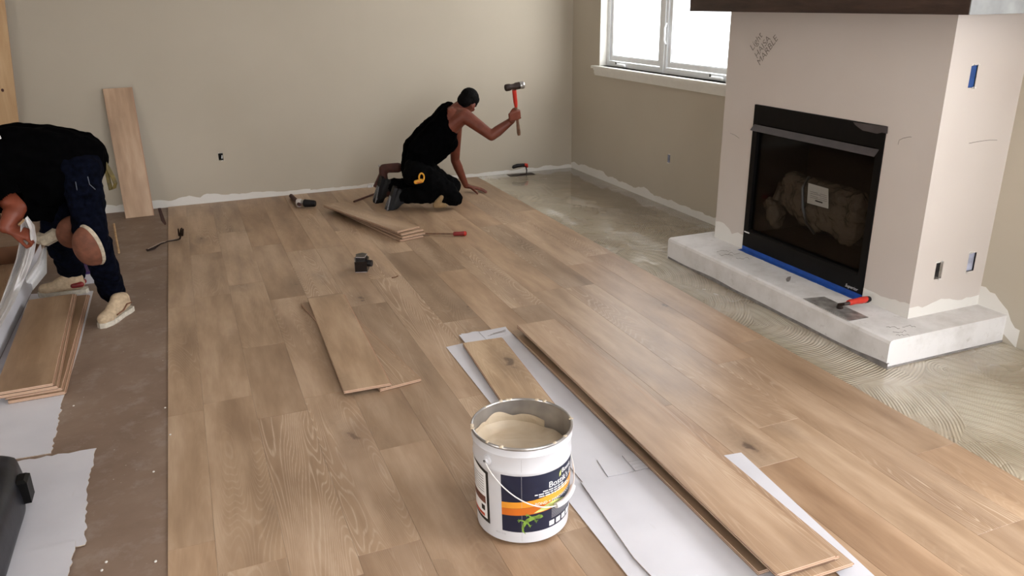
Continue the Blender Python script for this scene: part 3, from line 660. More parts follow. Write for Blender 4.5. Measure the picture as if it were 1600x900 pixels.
# ---------------------------------------------------------------- carton at left with planks and plastic
CXa, CXb, CYa, CYb = -1.40, -1.06, 3.9, 6.15
t = thing('flooring_carton', 'long open white carton with brown inside beside the left man', 'carton', (-1.2, 5.0, ZB))
mb = MB().box((CXa, CYa, ZB+.0035), (CXb, CYb, ZB+.0065)); build('carton_base', mb, [KRAFT], t, world=True)
mb = MB().box((CXb-.006, CYa, ZB+.006), (CXb, CYb, .150)); mb.mi = [0, 1, 0, 0, 0, 1]; build('carton_side', mb, [CARD, KRAFT], t, world=True)
mb = MB().box((CXa, CYa, ZB+.006), (CXa+.006, CYb, .150)); mb.mi = [0, 0, 0, 1, 0, 0]; build('carton_side', mb, [CARD, KRAFT], t, world=True)
build('carton_end', MB().box((CXa, CYb-.006, ZB+.006), (CXb, CYb, .150)), [KRAFT], t, world=True)
M = frameM((CXa, CYa, .15), (-.35, 0, .94), (0, 1, 0)); build('carton_flap', MB().box((0, 0, 0), (.20, CYb-CYa, .005), M=M), [KRAFT], t, world=True)
for k in range(2):
    loose('oak plank packed in the open carton, %s' % ('lower', 'upper')[k], (-1.235, 5.25, ZB+.0075+.0155*k), 1.75, .214, 0, group='oak planks packed in the carton', tone=(1.1, 1.1, 1.1) if k else (.9, .9, .9))
# box with purple edge behind legs
t = thing('small_carton', 'small white carton with a purple edge behind the left man\'s legs', 'carton', tuple(G(138, 450, ZB)))
p = G(150, 447, ZB); build('carton_body', MB().box((p.x-.16, p.y+.07, ZB), (p.x, p.y+.34, .075), ch=.002), CARD, t, world=True)
build('purple_band', MB().box((p.x-.161, p.y+.069, .060), (p.x+.001, p.y+.30, .0765)), plain('purple_print', (.05, .02, .12), .5), t, world=True)

# ---------------------------------------------------------------- fireplace insert
t = thing('fireplace_insert', 'black gas fireplace insert with glass front in the chimney breast', 'fireplace', (CX, 3.52, HZ))
XF = CX-.006; y0, y1, z0, z1 = FB
mb = MB()
mb.box((XF, y0+.002, z1-.115), (CX+.03, y1-.002, z1-.002)); mb.box((XF, y0+.002, z0), (CX+.03, y1-.002, z0+.13))
mb.box((XF, y0+.002, z0+.13), (CX+.03, y0+.045, z1-.115)); mb.box((XF, y1-.045, z0+.13), (CX+.03, y1-.002, z1-.115))
build('steel_surround', mb, BLACK, t, world=True)
a = MB(); sa = .955; pr = [(XF-.0015, sa), (XF-.030, sa-.034), (XF-.027, sa-.036), (XF-.0005, sa-.004)]
ya, yb = 3.03, 4.015
vs = [(x, y, z) for y in (ya, yb) for x, z in pr]; a.add(vs, [(0, 1, 5, 4), (1, 2, 6, 5), (2, 3, 7, 6), (3, 0, 4, 7), (0, 1, 2, 3), (7, 6, 5, 4)])
tag(build('hood_strip', a, STRIP, t, world=True), 'dull grey metal hood strip')
build('lower_louver', MB().box((XF-.004, y0+.05, z0+.118), (XF, y1-.05, z0+.124)), BLACK, t, world=True)
mb = MB(); mb.box((CX+.44, y0, z0), (CX+.445, y1, z1)); mb.box((CX+.03, y0+.01, z0), (CX+.44, y0+.02, z1)); mb.box((CX+.03, y1-.02, z0), (CX+.44, y1-.01, z1)); mb.box((CX+.03, y0, z1-.01), (CX+.44, y1, z1)); mb.box((CX+.03, y0+.01, z0+.08), (CX+.44, y1-.01, z0+.10))
build('firebox_lining', mb, SOOT, t, world=True)
build('glass_front', MB().box((CX+.014, y0+.04, z0+.12), (CX+.018, y1-.04, z1-.105)), TINT, t, world=True)
s_ = PX(1163, 360, XF-.001); build('white_sticker', MB().box((XF-.001, s_.y-.05, s_.z-.010), (XF, s_.y, s_.z-.002)), WHITEINK, t, world=True)
a = PX(1320, 447, XF-.001); M = frameM((XF-.0012, a.y, a.z), (0, -1, 0), (0, 0, 1)); vs, fs = text_mesh('Superior', .026, .35); mb = MB().add([M @ v for v in vs], fs); build('maker_script', mb, WHITEINK, t, world=True, fix=False)
# chipped plaster along top right edge
mb = MB(); top = [PX(x, y, XF-.002) for x, y in ((1333, 191), (1387, 198), (1386, 209), (1378, 207), (1370, 209), (1358, 206), (1348, 204), (1341, 199), (1336, 195))]
mb.add([p for p in top]+[p+Vector((.002, 0, 0)) for p in top], [tuple(range(9)), tuple(range(9, 18))[::-1]]+[(i, (i+1) % 9, 9+(i+1) % 9, 9+i) for i in range(9)])
build('torn_plaster_patch', mb, STRIP, t, world=True)
tp = thing('masking_tape', 'blue masking tape along the bottom edge of the fireplace', 'tape', (CX, 3.5, HZ))
mb = MB(); n = 60; vs = []
for i in range(n+1):
    y = y1-.005+(y0-y1)*i/n; j = .004*noise.noise(Vector((y*25, 2, 0)))+(.004*noise.noise(Vector((y*90, 7, 0))))
    vs += [(XF-.001, y, z0+.016), (XF-.0025, y, HZ+.002), (XF-.034+j, y, HZ+.0015), (XF-.034+j, y, HZ+.0004)]
mb.add(vs, [(4*i+j, 4*(i+1)+j, 4*(i+1)+j+1, 4*i+j+1) for i in range(n) for j in range(3)]); build('tape_strip', mb, BLUE, tp, world=True, fix=False)
# plastic-wrapped bundle
XI = CX+.13
def bx(x, y): return PX(x, y, XI)
tb = thing('wrapped_log_bundle', 'plastic-wrapped bundle with a white label inside the fireplace', 'bundle', tuple(PX(1285, 345, XI)-Vector((0, 0, .25))))
crk = lambda s, a: (lambda c: a*(noise.noise(c*s)+.6*abs(noise.noise(c*s*2.3)))-a*.3)
mb = MB()
for p0, r0, p1, r1 in (((1240, 285), .075, (1272, 300), .09), ((1240, 305), .085, (1280, 330), .10), ((1245, 320), .065, (1278, 345), .075), ((1225, 300), .04, (1240, 300), .06)): mb.cap(bx(*p0), r0, bx(*p1), r1)
blob('wrapped_half', mb, BAG, tb, .010, 4, crk(11, .022))
mb = MB()
for p0, r0, p1, r1 in (((1290, 305), .085, (1340, 318), .075), ((1290, 325), .085, (1340, 340), .07), ((1295, 345), .075, (1335, 362), .065), ((1300, 355), .06, (1325, 368), .05)): mb.cap(bx(*p0), r0, bx(*p1), r1)
blob('wrapped_half', mb, BAG, tb, .010, 4, crk(12, .026))
mb = MB().tube([bx(1279, 277)+Vector((-.07, 0, .01)), bx(1279, 290)+Vector((-.118, 0, 0)), bx(1280, 320)+Vector((-.122, 0, 0)), bx(1281, 345)+Vector((-.10, 0, 0)), bx(1283, 364)+Vector((-.05, 0, 0))], .008, 6); build('black_strap', mb, BLACKINK, tb, world=True)
lx = XI-.108; c4 = [PX(x, y, lx) for x, y in ((1263, 286), (1294, 295), (1294, 326), (1261, 317))]
mb = MB().add(c4+[p+Vector((.002, 0, 0)) for p in c4], [(0, 1, 2, 3), (7, 6, 5, 4), (0, 1, 5, 4), (1, 2, 6, 5), (2, 3, 7, 6), (3, 0, 4, 7)]); lb = build('paper_label', mb, WHITEINK, tb, world=True)
for k in range(4):
    a, b = PX(1266, 299+k*3, lx-.001), PX(1278+(k % 2)*4, 302+k*3.4, lx-.001); build('printed_line', MB().tube([a, b], .0016, 4), GREYINK, lb, world=True)
    a, b = PX(1281, 303+k*3, lx-.001), PX(1292, 306+k*3, lx-.001); build('printed_line', MB().tube([a, b], .0013, 4), GREYINK, lb, world=True)
build('printed_line', MB().tube([PX(1274, 313.5, lx-.001), PX(1285, 317, lx-.001)], .004, 4), BLACKINK, lb, world=True)
tb2 = thing('clear_plastic_bag', 'small clear plastic bag of filling left of the wrapped bundle', 'bag', tuple(PX(1212, 350, XI)-Vector((0, 0, .12))))
mb = MB().cap(bx(1206, 318), .05, bx(1212, 335), .065).cap(bx(1212, 335), .06, bx(1213, 352), .035); blob('bag_body', mb, BAG, tb2, .009, 4, crk(16, .016))
build('crinkled_neck', MB().tube([bx(1214, 310), bx(1218, 296), bx(1222, 288)], [.03, .02, .028], 9), BAG, tb2, world=True)

# ---------------------------------------------------------------- trowels
def trowel_hearth():
    c = [G(x, y, HZ+.006) for x, y in ((1256, 467), (1284, 460), (1354, 493), (1328, 502))]
    u = (c[3]-c[0]).normalized(); v = Vector((u.y, -u.x, 0)); o0 = (c[0]+c[1]+c[2]+c[3])/4
    t = thing('notched_trowel', 'smeared steel floor trowel with a red handle on the hearth', 'trowel', (o0.x, o0.y, HZ))
    mb = MB(); L = (c[3]-c[0]).length/2; Wd = (c[1]-c[0]).length*.92/2; M = frameM((o0.x, o0.y, HZ+.002), (c[3]-c[0]), (c[1]-c[0]) - u*((c[1]-c[0]).dot(u)))
    pts = [(-L, -Wd)]+[(-L+2*L*(i+.5*(j))/24, -Wd+(.006 if (j) else 0)) for i in range(24) for j in (0, 1)]+[(L, -Wd), (L, Wd), (-L+.02, Wd)]
    mb.prism(pts, 0, .0016, M=M); build('blade', mb, BLADE, t, world=True)
    hp = [G(x, y, HZ+z) for x, y, z in ((1312, 481, .004), (1311, 476, .035), (1320, 475, .05), (1327, 473.5, .052))]
    build('bracket', MB().tube(hp, [.018, .009, .009, .010], 8), DKSTEEL, t, world=True, smooth=True)
    a, b = G(1325, 473, HZ+.052), G(1358, 467, HZ+.050); d = b-a
    build('grip', MB().tube([a, a+d*.1, a+d*.3, a+d*.6, a+d*.9, b], [.013, .0165, .015, .018, .017, .011], 14), RED, t, world=True, smooth=True)
    build('grip_end', MB().tube([a+d*.78-Vector((0, 0, .003)), a+d*.9-Vector((0, 0, .001)), b+d*.02], [.0165, .0185, .014], 14), RUBBER, t, world=True, smooth=True)
trowel_hearth()
def trowel_back():
    t = thing('finishing_trowel', 'flat trowel with black and red grip by the back wall', 'trowel', (3.13, 7.46, ZB+.003))
    M = frameM((3.13, 7.455, ZB+.004), (1, -.06, 0), (0, 1, 0))
    build('blade', MB().box((-.14, -.05, 0), (.13, .05, .002), M=M), DKSTEEL, t, world=True)
    build('bracket', MB().tube([M @ Vector(p) for p in ((-.02, 0, .004), (.05, 0, .006), (.055, 0, .04), (.045, 0, .085))], .007, 8), DKSTEEL, t, world=True)
    build('grip', MB().tube([M @ Vector(p) for p in ((.055, 0, .075), (.045, 0, .092), (.01, 0, .098), (-.05, 0, .096), (-.088, 0, .086), (-.10, 0, .075))], [.012, .019, .018, .02, .019, .01], 12), RUBBER, t, world=True, smooth=True)
    build('grip_collar', MB().tube([M @ Vector(p) for p in ((.06, 0, .070), (.052, 0, .094), (.028, 0, .099))], [.013, .0205, .0195], 12), RED, t, world=True, smooth=True)
trowel_back()
# pry bar
t = thing('pry_bar', 'bent dark steel pry bar on the floor near the leaning plank', 'pry bar', tuple(G(255, 383, .0)))
pp = [G(x, y, z) for x, y, z in ((229, 391, .004), (240, 388, .008), (250, 381, .025), (262, 377, .03), (275, 375, .012), (281, 373, .012), (283, 366, .05), (283, 358, .10))]
build('shaft', MB().tube(pp, [.018, .016, .013, .012, .012, .016, .017, .016], 8, flat=.45), DKSTEEL, t, world=True, smooth=True)
build('claw', MB().tube([G(280, 368, .045), G(278.5, 358, .11)], [.008, .006], 6).tube([G(285, 368, .045), G(286, 358, .11)], [.008, .006], 6), DKSTEEL, t, world=True)
build('worn_edge', MB().tube([pp[0]+Vector((.012, -.012, .012)), pp[2]+Vector((.01, -.012, .012)), pp[4]+Vector((0, -.012, .012))], .003, 5), CHIPPED, t, world=True)
# mallet
t = thing('rubber_mallet', 'mallet with black and white head lying near the back wall', 'mallet', tuple(G(470, 325, 0)))
a, b, c = G(455, 306, .02), G(463, 314, .035), G(468, 320, .04)
build('handle', MB().tube([a, b, c], [.019, .021, .014], 10), DKLEATHER, t, world=True, smooth=True)
h0, h1 = G(464, 317, .04), G(493, 318, .036); d = h1-h0
build('white_face', MB().tube([h0, h0+d*.03, h0+d*.20, h0+d*.24], [.034, .038, .038, .034], 18), WHITERUB, t, world=True, smooth=True)
build('steel_collar', MB().tube([h0+d*.24, h0+d*.38], [.031, .031], 18), STEEL, t, world=True, smooth=True)
build('black_face', MB().tube([h0+d*.38, h0+d*.42, h0+d*.92, h0+d], [.030, .035, .029, .024], 18), RUBBER, t, world=True, smooth=True)
# scraper with red grip beside the plank stack
t = thing('screwdriver', 'long screwdriver with a dark red grip right of the plank stack', 'screwdriver', tuple(G(700, 366, 0)))
a, b, c = G(664, 365, .010), G(708, 365.5, .018), G(729, 364.5, .018); d = c-b
build('shank', MB().tube([a, b], .006, 8), HANDLEWOOD, t, world=True)
build('grip', MB().tube([b, b+d*.1, b+d*.5, b+d*.8], [.011, .017, .016, .019], 12), DKRED, t, world=True, smooth=True)
build('grip_cap', MB().tube([b+d*.78, b+d*.93, c], [.0185, .019, .011], 12), RED, t, world=True, smooth=True)
# black tapping block
t = thing('tapping_block', 'scuffed black plastic tapping block in the middle of the floor', 'tool', tuple(G(571, 424, 0)))
c0 = G(571, 424, 0); M = frameM((c0.x-.02, c0.y+.02, 0), (cos(R(-18)), sin(R(-18)), 0), (sin(R(18)), cos(R(18)), 0))
build('block_body', MB().prism([(-.04, -.035), (.04, -.035), (.045, .08), (.0, .125), (-.05, .08)], 0, .075, M=M), BLOCKM, t, world=True)
build('top_ridge', MB().prism([(-.032, -.01), (.028, -.02), (.035, .07), (-.0, .10), (-.04, .07)], .075, .098, M=M), BLOCKM, t, world=True)
build('side_knob', MB().tube([M @ Vector((.03, -.0, .055)), M @ Vector((.072, -.012, .055))], [.024, .022], 12), RUBBER, t, world=True, smooth=True)
for p0, p1 in (((-.038, -.036, .003), (.038, -.036, .003)), ((-.033, -.01, .099), (.027, -.02, .099)), ((-.041, -.030, .03), (-.05, .06, .03)), ((.028, -.02, .099), (.036, .06, .099)), ((-.036, -.036, .076), (-.052, .05, .076))): build('bright_edge', MB().tube([M @ Vector(p0), M @ Vector(p1)], .0022, 5), SILVER, t, world=True)
# black case lower left
t = thing('tool_case', 'black ribbed plastic tool case cut off by the lower left corner', 'case', (-.9, 2.45, ZB))
pl = [(-1.35, 2.0), (-.74, 2.0), (-.725, 2.86), (-.755, 3.04), (-.85, 3.10), (-1.35, 3.10)]
pts = [Vector((x, y, 0)) for x, y in pl]
mb = MB(); n = len(pl); lv = [(0, 0), (.06, .012), (.13, .0), (.155, -.03), (.165, -.07)]; cen = Vector((-1.05, 2.5, 0)); vs = []
for z, o_ in lv:
    for x, y in pl:
        dd = (Vector((x, y, 0))-cen).normalized(); vs.append((x+dd.x*o_, y+dd.y*o_, ZB+.0135+z))
mb.add(vs, [(i*n+k, i*n+(k+1) % n, (i+1)*n+(k+1) % n, (i+1)*n+k) for i in range(len(lv)-1) for k in range(n)]+[tuple(range((len(lv)-1)*n, len(lv)*n)), tuple(range(n))[::-1]])
for k in range(4): mb.cap((-.745, 2.15+k*.2, ZB+.03), .022, (-.79, 2.15+k*.2, ZB+.15), .024)
mb.cap((-.74, 2.0, ZB+.045), .02, (-.735, 2.85, ZB+.045), .02)
blob('case_shell', mb, CASE, t, .011, 5)
build('case_latch', MB().box((-.735, 2.84, ZB+.06), (-.695, 2.91, ZB+.15), ch=.01), BLACK, t, world=True)
build('case_handle', MB().tube([(-.80, 2.62, ZB+.17), (-.78, 2.64, ZB+.215), (-.79, 2.86, ZB+.215), (-.82, 2.90, ZB+.17)], .017, 10), CASE, t, world=True, smooth=True)

# ---------------------------------------------------------------- adhesive pail
BC = Vector((.892, 2.1455, 0)); TH = math.atan2(-2.1455, -.892); PH = .367
pz = .0120
pail = thing('adhesive_pail', 'open white metal pail of beige adhesive with a navy and orange label', 'pail', (BC.x, BC.y, pz))
r0, r1 = .1574, .1665
def rad(z): return r0+(r1-r0)*(z/PH)
prof = [(.001, .004), (r0-.006, .004), (r0-.004, 0), (r0, .003), (r0+.0005, .010)]+[(rad(z), z) for z in (.02, .1, .2, .262)]+[(rad(.27)+.0025, .268), (rad(.27)+.0025, .274), (rad(.28), .28)]+[(rad(z), z) for z in (.30, .325)]+[(rad(.33)+.003, .332), (rad(.34), .340), (rad(.355), .355)]
build('pail_wall', MB().lathe(prof, 72), PAIL, pail, smooth=True)
build('pail_inside', MB().lathe([(rad(.36)-.002, .36), (rad(.2)-.003, .2)], 72), PAILIN, pail, smooth=True)
rim = MB(); seg = 96
rim.add([((rad(.36)+.0045*cos(a))*cos(2*pi*k/seg), (rad(.36)+.0045*cos(a))*sin(2*pi*k/seg), .362+.005*sin(a)) for k in range(seg) for a in [2*pi*j/8 for j in range(8)]], [(k*8+j, ((k+1) % seg)*8+j, ((k+1) % seg)*8+(j+1) % 8, k*8+(j+1) % 8) for k in range(seg) for j in range(8)])
tag(build('pail_rim', rim, PAILIN, pail, smooth=True), 'bare metal rim')
def adh(u, v):
    a = 2*pi*v; r = (rad(.27)-.0035)*u; x, y = r*cos(a), r*sin(a)
    return Vector((x, y, .268+.006*noise.noise(Vector((x*18, y*18, 0)))+.004*sin(40*math.hypot(x+.05, y-.02))*max(0, 1-u)+(.030*max(0, u-.86)/.14*max(0, cos(a-TH-R(250)))**1)))
build('adhesive', MB().grid(adh, 26, 72), WET, pail, smooth='all')
# smears on the inner wall
def smear(u, v):
    a = TH+R(150)+R(205)*v; zz = .262+(.03+.055*abs(noise.noise(Vector((v*5, 3, 0))))+.02*sin(v*pi))*u; zz = min(zz, .358); r = rad(zz)-.0042-.001*noise.noise(Vector((v*30, u*4, 0)))
    return Vector((r*cos(a), r*sin(a), zz))
build('adhesive_smear', MB().grid(smear, 8, 90), WET, pail, smooth='all', fix=False)
for k in range(16):
    dr = MB(); rr = random.Random(k); a = rr.uniform(0, 2*pi); dr.ball((rad(.36)*cos(a), rad(.36)*sin(a), .3655), (.004+.006*rr.random(), .005+.004*rr.random(), .002+.002*rr.random()), seg=8, rings=5); build('adhesive_drip', dr, WET, pail, smooth='all')
def wrap(mb_v, off=.0006):   # x = arc angle in radians measured from the side facing the camera, y = height
    return [Vector(((rad(y)+off)*cos(TH+x), (rad(y)+off)*sin(TH+x), y)) for x, y in mb_v]
def patch(name, a0, a1, z0, z1, mat, off, parent, f0=None, f1=None, n=28):
    z0f = f0 or (lambda u: z0); z1f = f1 or (lambda u: z1); pts = [(a0+(a1-a0)*i/n, z0f(i/n)+(z1f(i/n)-z0f(i/n))*j/6) for i in range(n+1) for j in range(7)]
    return build(name, MB().add(wrap(pts, off), [(i*7+j, (i+1)*7+j, (i+1)*7+j+1, i*7+j+1) for i in range(n) for j in range(6)]), mat, parent, smooth='all', fix=False)
A0, A1 = R(-25), R(98); LZ0, LZ1 = .045, .262
lab_ = patch('product_label', A0, A1, LZ0, LZ1, NAVY, .0007, pail)
tag(lab_, 'navy label with orange band')
patch('orange_band', A0, A1, 0, 0, ORANGE, .0010, lab_, lambda u: .135+.030*u, lambda u: .158+.030*u+.018*u*u)
patch('burnt_orange_band', A0, A0+R(62), 0, 0, RUST, .0010, lab_, lambda u: .108+.012*u, lambda u: .1348+.014*u)
patch('pale_swoosh', A0+R(38), A0+R(85), 0, 0, YELLOWG, .0012, lab_, lambda u: .118+.010*u, lambda u: .118+.010*u+.022*sin(pi*u)+.001)
def ltext(s, a, z, size, mat=WHITEINK, off=.0014, bold=0):
    vs, fs = text_mesh(s, size); mb = MB()
    for dx in ([0, .0008] if bold else [0]): mb.add(wrap([(a+(v.x+dx)/.163, z+v.y) for v in vs], off), fs)
    return build('label_text', mb, mat, lab_, fix=False)
ltext('Bostik', R(51), .236, .024, bold=1); ltext("Bostik's B", R(31), .203, .032, bold=1)
ltext('BOND + HARDWOOD F', R(14), .146, .0155)
for k, (a, b) in enumerate(((24, 50), (14, 62), (19, 70))):
    x = a; rr = random.Random(k)
    while x < b: wd = rr.uniform(3, 7); patch('small_print_word', R(x), R(x+wd), .193-k*.0085, .1972-k*.0085, WHITEINK, .0013, lab_, n=2); x += wd+1.2
for k in range(7):
    patch('small_print_line', R(36), R(74), .1185-k*.0062, .1205-k*.0062, GREYINK, .0013, lab_, n=8)
for k in range(5):
    ic = patch('icon_square', R(33+k*10.5), R(40.5+k*10.5), .052, .071, WHITEINK, .0013, lab_, n=3)
    patch('icon_mark', R(35+k*10.5), R(38.5+k*10.5), .058, .0595, GREYINK, .0015, lab_, n=2)
patch('flame_mark', R(47), R(50), 0, 0, YELLOWG, .0014, lab_, lambda u: .226+.004*u, lambda u: .240+.012*u, n=4)
# gecko
gm = MB()
def gstroke(pts, rs):
    n = len(pts); vs = []
    for i, (p, r) in enumerate(zip(pts, rs)):
        a = Vector(pts[min(i+1, n-1)])-Vector(pts[max(i-1, 0)]); a.normalize(); nn = Vector((-a.y, a.x)); vs += [(p[0]+nn.x*r, p[1]+nn.y*r), (p[0]-nn.x*r, p[1]-nn.y*r)]
    gm.add(wrap([(x/.163, z) for x, z in vs], .0022), [(2*i, 2*i+1, 2*i+3, 2*i+2) for i in range(n-1)])
g0 = R(3)*.163
gstroke([(g0+.001, .040), (g0-.008, .050), (g0-.009, .065), (g0-.003, .080), (g0+.008, .093), (g0+.022, .100), (g0+.036, .102), (g0+.046, .103), (g0+.054, .101), (g0+.060, .0985)], [.0008, .0025, .004, .0055, .0075, .0075, .006, .0085, .007, .001])
for pts in ([(g0+.000, .088), (g0-.012, .094), (g0-.020, .093)], [(g0+.006, .086), (g0+.012, .075), (g0+.017, .070)], [(g0+.030, .098), (g0+.034, .088), (g0+.038, .086)], [(g0+.020, .104), (g0+.012, .112), (g0+.006, .114)]):
    gstroke(pts, [.003, .0022, .0015]); e = Vector(pts[-1])
    for q in (-1, 0, 1, 2): gstroke([tuple(e), (e.x+.007*cos(q*1.2+2), e.y+.007*sin(q*1.2+2))], [.001, .0009])
build('lizard_emblem', gm, GREEN, lab_, fix=False)
# rear label, dark frame with white panel
bl_ = patch('side_label', R(-98), R(-43), 0, 0, BLACKINK, .0007, pail, lambda u: .060-.012*u, lambda u: .285-.035*u, n=14)
patch('label_panel', R(-98), R(-47), 0, 0, WHITEINK, .0010, bl_, lambda u: .068-.006*u, lambda u: .277-.037*u, n=14)
for k in range(7): patch('small_print_line', R(-95), R(-51), .222-k*.010, .226-k*.010, GREYINK, .0013, bl_, n=8)
patch('picture_panel', R(-96), R(-49), .120, .148, BROWNINK, .0013, bl_, n=10)
patch('barcode_block', R(-58), R(-51), .090, .110, BLACKINK, .0014, bl_, n=3); patch('red_block', R(-96), R(-52), .066, .078, REDINK, .0013, bl_, n=8)
build('pail_seam', MB().add(wrap([(R(-1.2), .01), (R(-.9), .01), (R(-.9), .325), (R(-1.2), .325)], .0009), [(0, 1, 2, 3)]), GREYINK, pail)
ltext_p = wrap  # batch code print
vs, fs = text_mesh('08/31 12:56', .008); build('batch_code', MB().add(wrap([(R(-34)+v.x/.163, .030+v.y) for v in vs], .0008), fs), GREYINK, pail, fix=False)
# ears and bail
EA = R(-43); ez = .298
for k, a in enumerate((EA, EA+pi)):
    nrm = Vector((cos(TH+a), sin(TH+a), 0)); c = nrm*(rad(ez)-.001)+Vector((0, 0, ez))
    build('handle_ear', MB().tube([c, c+nrm*.006, c+nrm*.008, c+nrm*.014], [.017, .017, .010, .009], 18), PAIL, pail, smooth=True)
    build('ear_hole', MB().tube([c+nrm*.0142, c+nrm*.0146], [.005, .005], 10), BLACKINK, pail)
bail = []; 
for i in range(41):
    tt = i/40; a = EA+pi*tt; z = ez-.165*sin(pi*tt)**.85; rr_ = rad(z)+.012+.004*sin(pi*tt)
    bail.append(Vector((rr_*cos(TH+a), rr_*sin(TH+a), z)))
build('wire_bail', MB().tube(bail, .0021, 8), plain('white_coated_wire', (.72, .70, .68), .3, metal=.3), pail, smooth=True)
build('bail_grip', MB().tube(bail[18:27], .0095, 14), WHITERUB if False else PAIL, pail, smooth=True)

# ---------------------------------------------------------------- figures
def fingers(mb, wrist, hd, pn, side, curl=.3, spread=.08, scale=1.0, thumb=.6, thumbcurl=.3):
    """wrist point, hand direction, palm normal (towards palm), side = direction of the thumb"""
    hd = Vector(hd).normalized(); pn = Vector(pn); pn = (pn-hd*pn.dot(hd)).normalized(); sd = hd.cross(pn).normalized()
    if sd.dot(Vector(side)) < 0: sd = -sd
    s = scale; w = Vector(wrist)
    for q in (-1.35, -.45, .45, 1.35): mb.cap(w+sd*q*.013*s, .015*s, w+hd*.085*s+sd*q*.019*s, .0125*s)
    Ls = [(.042, .026, .020), (.046, .029, .021), (.043, .027, .020), (.034, .021, .018)]
    for i, q in enumerate((1.5, .5, -.5, -1.5)):
        p = w+hd*.083*s+sd*q*.0195*s; d = (hd+sd*q*spread).normalized(); c = 0
        for j, l in enumerate(Ls[i]):
            c += curl*(1, 1.25, .8)[j]; dd = d*cos(c)+pn*sin(c); p2 = p+dd*l*s; r_ = (.0098, .0090, .0082)[j]*s; mb.cap(p, r_, p2, r_*.94, seg=10); p = p2
    p = w+hd*.022*s+sd*.022*s+pn*.004; d = (hd*.75+sd*thumb+pn*.25).normalized()
    for j, l in enumerate((.040, .032, .026)):
        dd = (d+pn*thumbcurl*j-sd*thumbcurl*.5*j).normalized(); p2 = p+dd*l*s; r_ = (.013, .0108, .0095)[j]*s; mb.cap(p, r_, p2, r_*.93, seg=10); p = p2
def head(mb, c, fwd, up, s=1.0):
    fwd = Vector(fwd).normalized(); up = Vector(up); up = (up-fwd*up.dot(fwd)).normalized(); rt = fwd.cross(up); Rm = Matrix((rt, fwd, up)).transposed()
    def L(x, y, z): return Vector(c)+Rm @ (Vector((x, y, z))*s)
    mb.ball(L(0, -.012, .02), (.074*s, .094*s, .088*s), Rm); mb.ball(L(0, .022, -.03), (.060*s, .070*s, .085*s), Rm); mb.cap(L(-.028, .035, -.085), .026*s, L(.028, .035, -.085), .026*s); mb.cap(L(0, .066, -.092), .017*s, L(0, .05, -.08), .02*s)
    mb.cap(L(0, .086, .012), .009*s, L(0, .108, -.022), .013*s); mb.cap(L(-.012, .094, -.026), .008*s, L(.012, .094, -.026), .008*s)
    mb.cap(L(-.03, .078, .022), .010*s, L(.03, .078, .022), .010*s); mb.ball(L(-.042, .055, -.018), .022*s); mb.ball(L(.042, .055, -.018), .022*s)
    mb.cap(L(-.018, .083, -.055), .0075*s, L(.018, .083, -.055), .0075*s); mb.cap(L(-.015, .083, -.066), .008*s, L(.015, .083, -.066), .008*s)
    for q in (-1, 1): mb.ball(L(q*.076, -.005, -.01), (.009*s, .020*s, .032*s), Rm)
    return L, Rm
def face_bits(L, Rm, par, s):
    for q in (-1, 1):
        e = build('eye', MB().ball(L(q*.030, .079, .004), .0115*s, seg=12, rings=8), EYEW, par, world=True, smooth='all')
        build('iris', MB().ball(L(q*.030, .0885, .004), .0045*s, seg=10, rings=6), BLACKINK, e, world=True, smooth='all')
        build('eyebrow', MB().tube([L(q*.014, .089, .026), L(q*.030, .088, .031), L(q*.046, .076, .026)], [.003, .0042, .002], 6), HAIR, par, world=True)
    build('lips', MB().cap(L(-.016, .088, -.060), .0055*s, L(.016, .088, -.060), .0055*s), LIP, par, world=True, smooth='all')
fold = lambda s, a, seed=0: (lambda c: a*noise.noise(Vector((c.x*s+seed, c.y*s, c.z*s*.7)))+a*.5*noise.noise(Vector((c.x*s*2.4, c.y*s*2.4+seed, c.z*s*2.4))))

# --- kneeling man with the hammer
km = thing('person', 'man in a black tank top kneeling by the back wall, hammer raised', 'person', (2.0, 6.55, 0))
hipR, hipL = PY(652, 268, 6.52), PY(655, 264, 6.80); kR, kL = PY(700, 302, 6.40), PY(705, 292, 6.86)
aR, aL = PY(632, 306, 6.60), PY(612, 291, 6.90)
pel = (hipR+hipL)/2; waist = PY(656, 235, 6.64); chest = PY(686, 205, 6.62); neck = PY(712, 173, 6.60)
shR, shL = PY(726, 181, 6.43), PY(712, 196, 6.80); elR, wrR = PY(768, 212, 6.26), PY(800, 188, 6.22); elL, wrL = PY(711, 250, 6.90), PY(728, 290, 6.93)
hc = PY(731, 160, 6.60); hf = Vector((.60, .60, -.66)); hu = Vector((.72, .2, .62))
def ycaps(mb, p, rp, q, rq, off, **k):
    o_ = Vector((0, off, 0)); mb.cap(p-o_, rp, q-o_, rq, **k); mb.cap(p+o_, rp, q+o_, rq, **k); return mb
sk = MB()
ycaps(sk, pel, .115, waist, .105, .06); ycaps(sk, waist, .105, chest, .12, .07); ycaps(sk, chest, .115, neck+Vector((-.06, 0, -.04)), .085, .07)
sk.cap(neck+Vector((-.05, 0, -.03)), .065, hc+Vector((-.03, 0, -.01)), .055)
sk.cap(neck+Vector((-.03, 0, -.03)), .07, shR, .062).cap(neck+Vector((-.03, 0, -.03)), .07, shL, .062)
sk.cap(chest+Vector((.02, -.08, .0)), .09, shR+Vector((-.02, 0, -.01)), .058)      # shoulder blade
sk.cap(shR, .062, shR.lerp(elR, .45), .053).cap(shR.lerp(elR, .45), .053, elR, .043).cap(elR, .043, elR.lerp(wrR, .3), .046).cap(elR.lerp(wrR, .3), .046, wrR, .029)
sk.cap(shL, .060, elL, .042).cap(elL, .042, elL.lerp(wrL, .3), .043).cap(elL.lerp(wrL, .3), .042, wrL, .027)
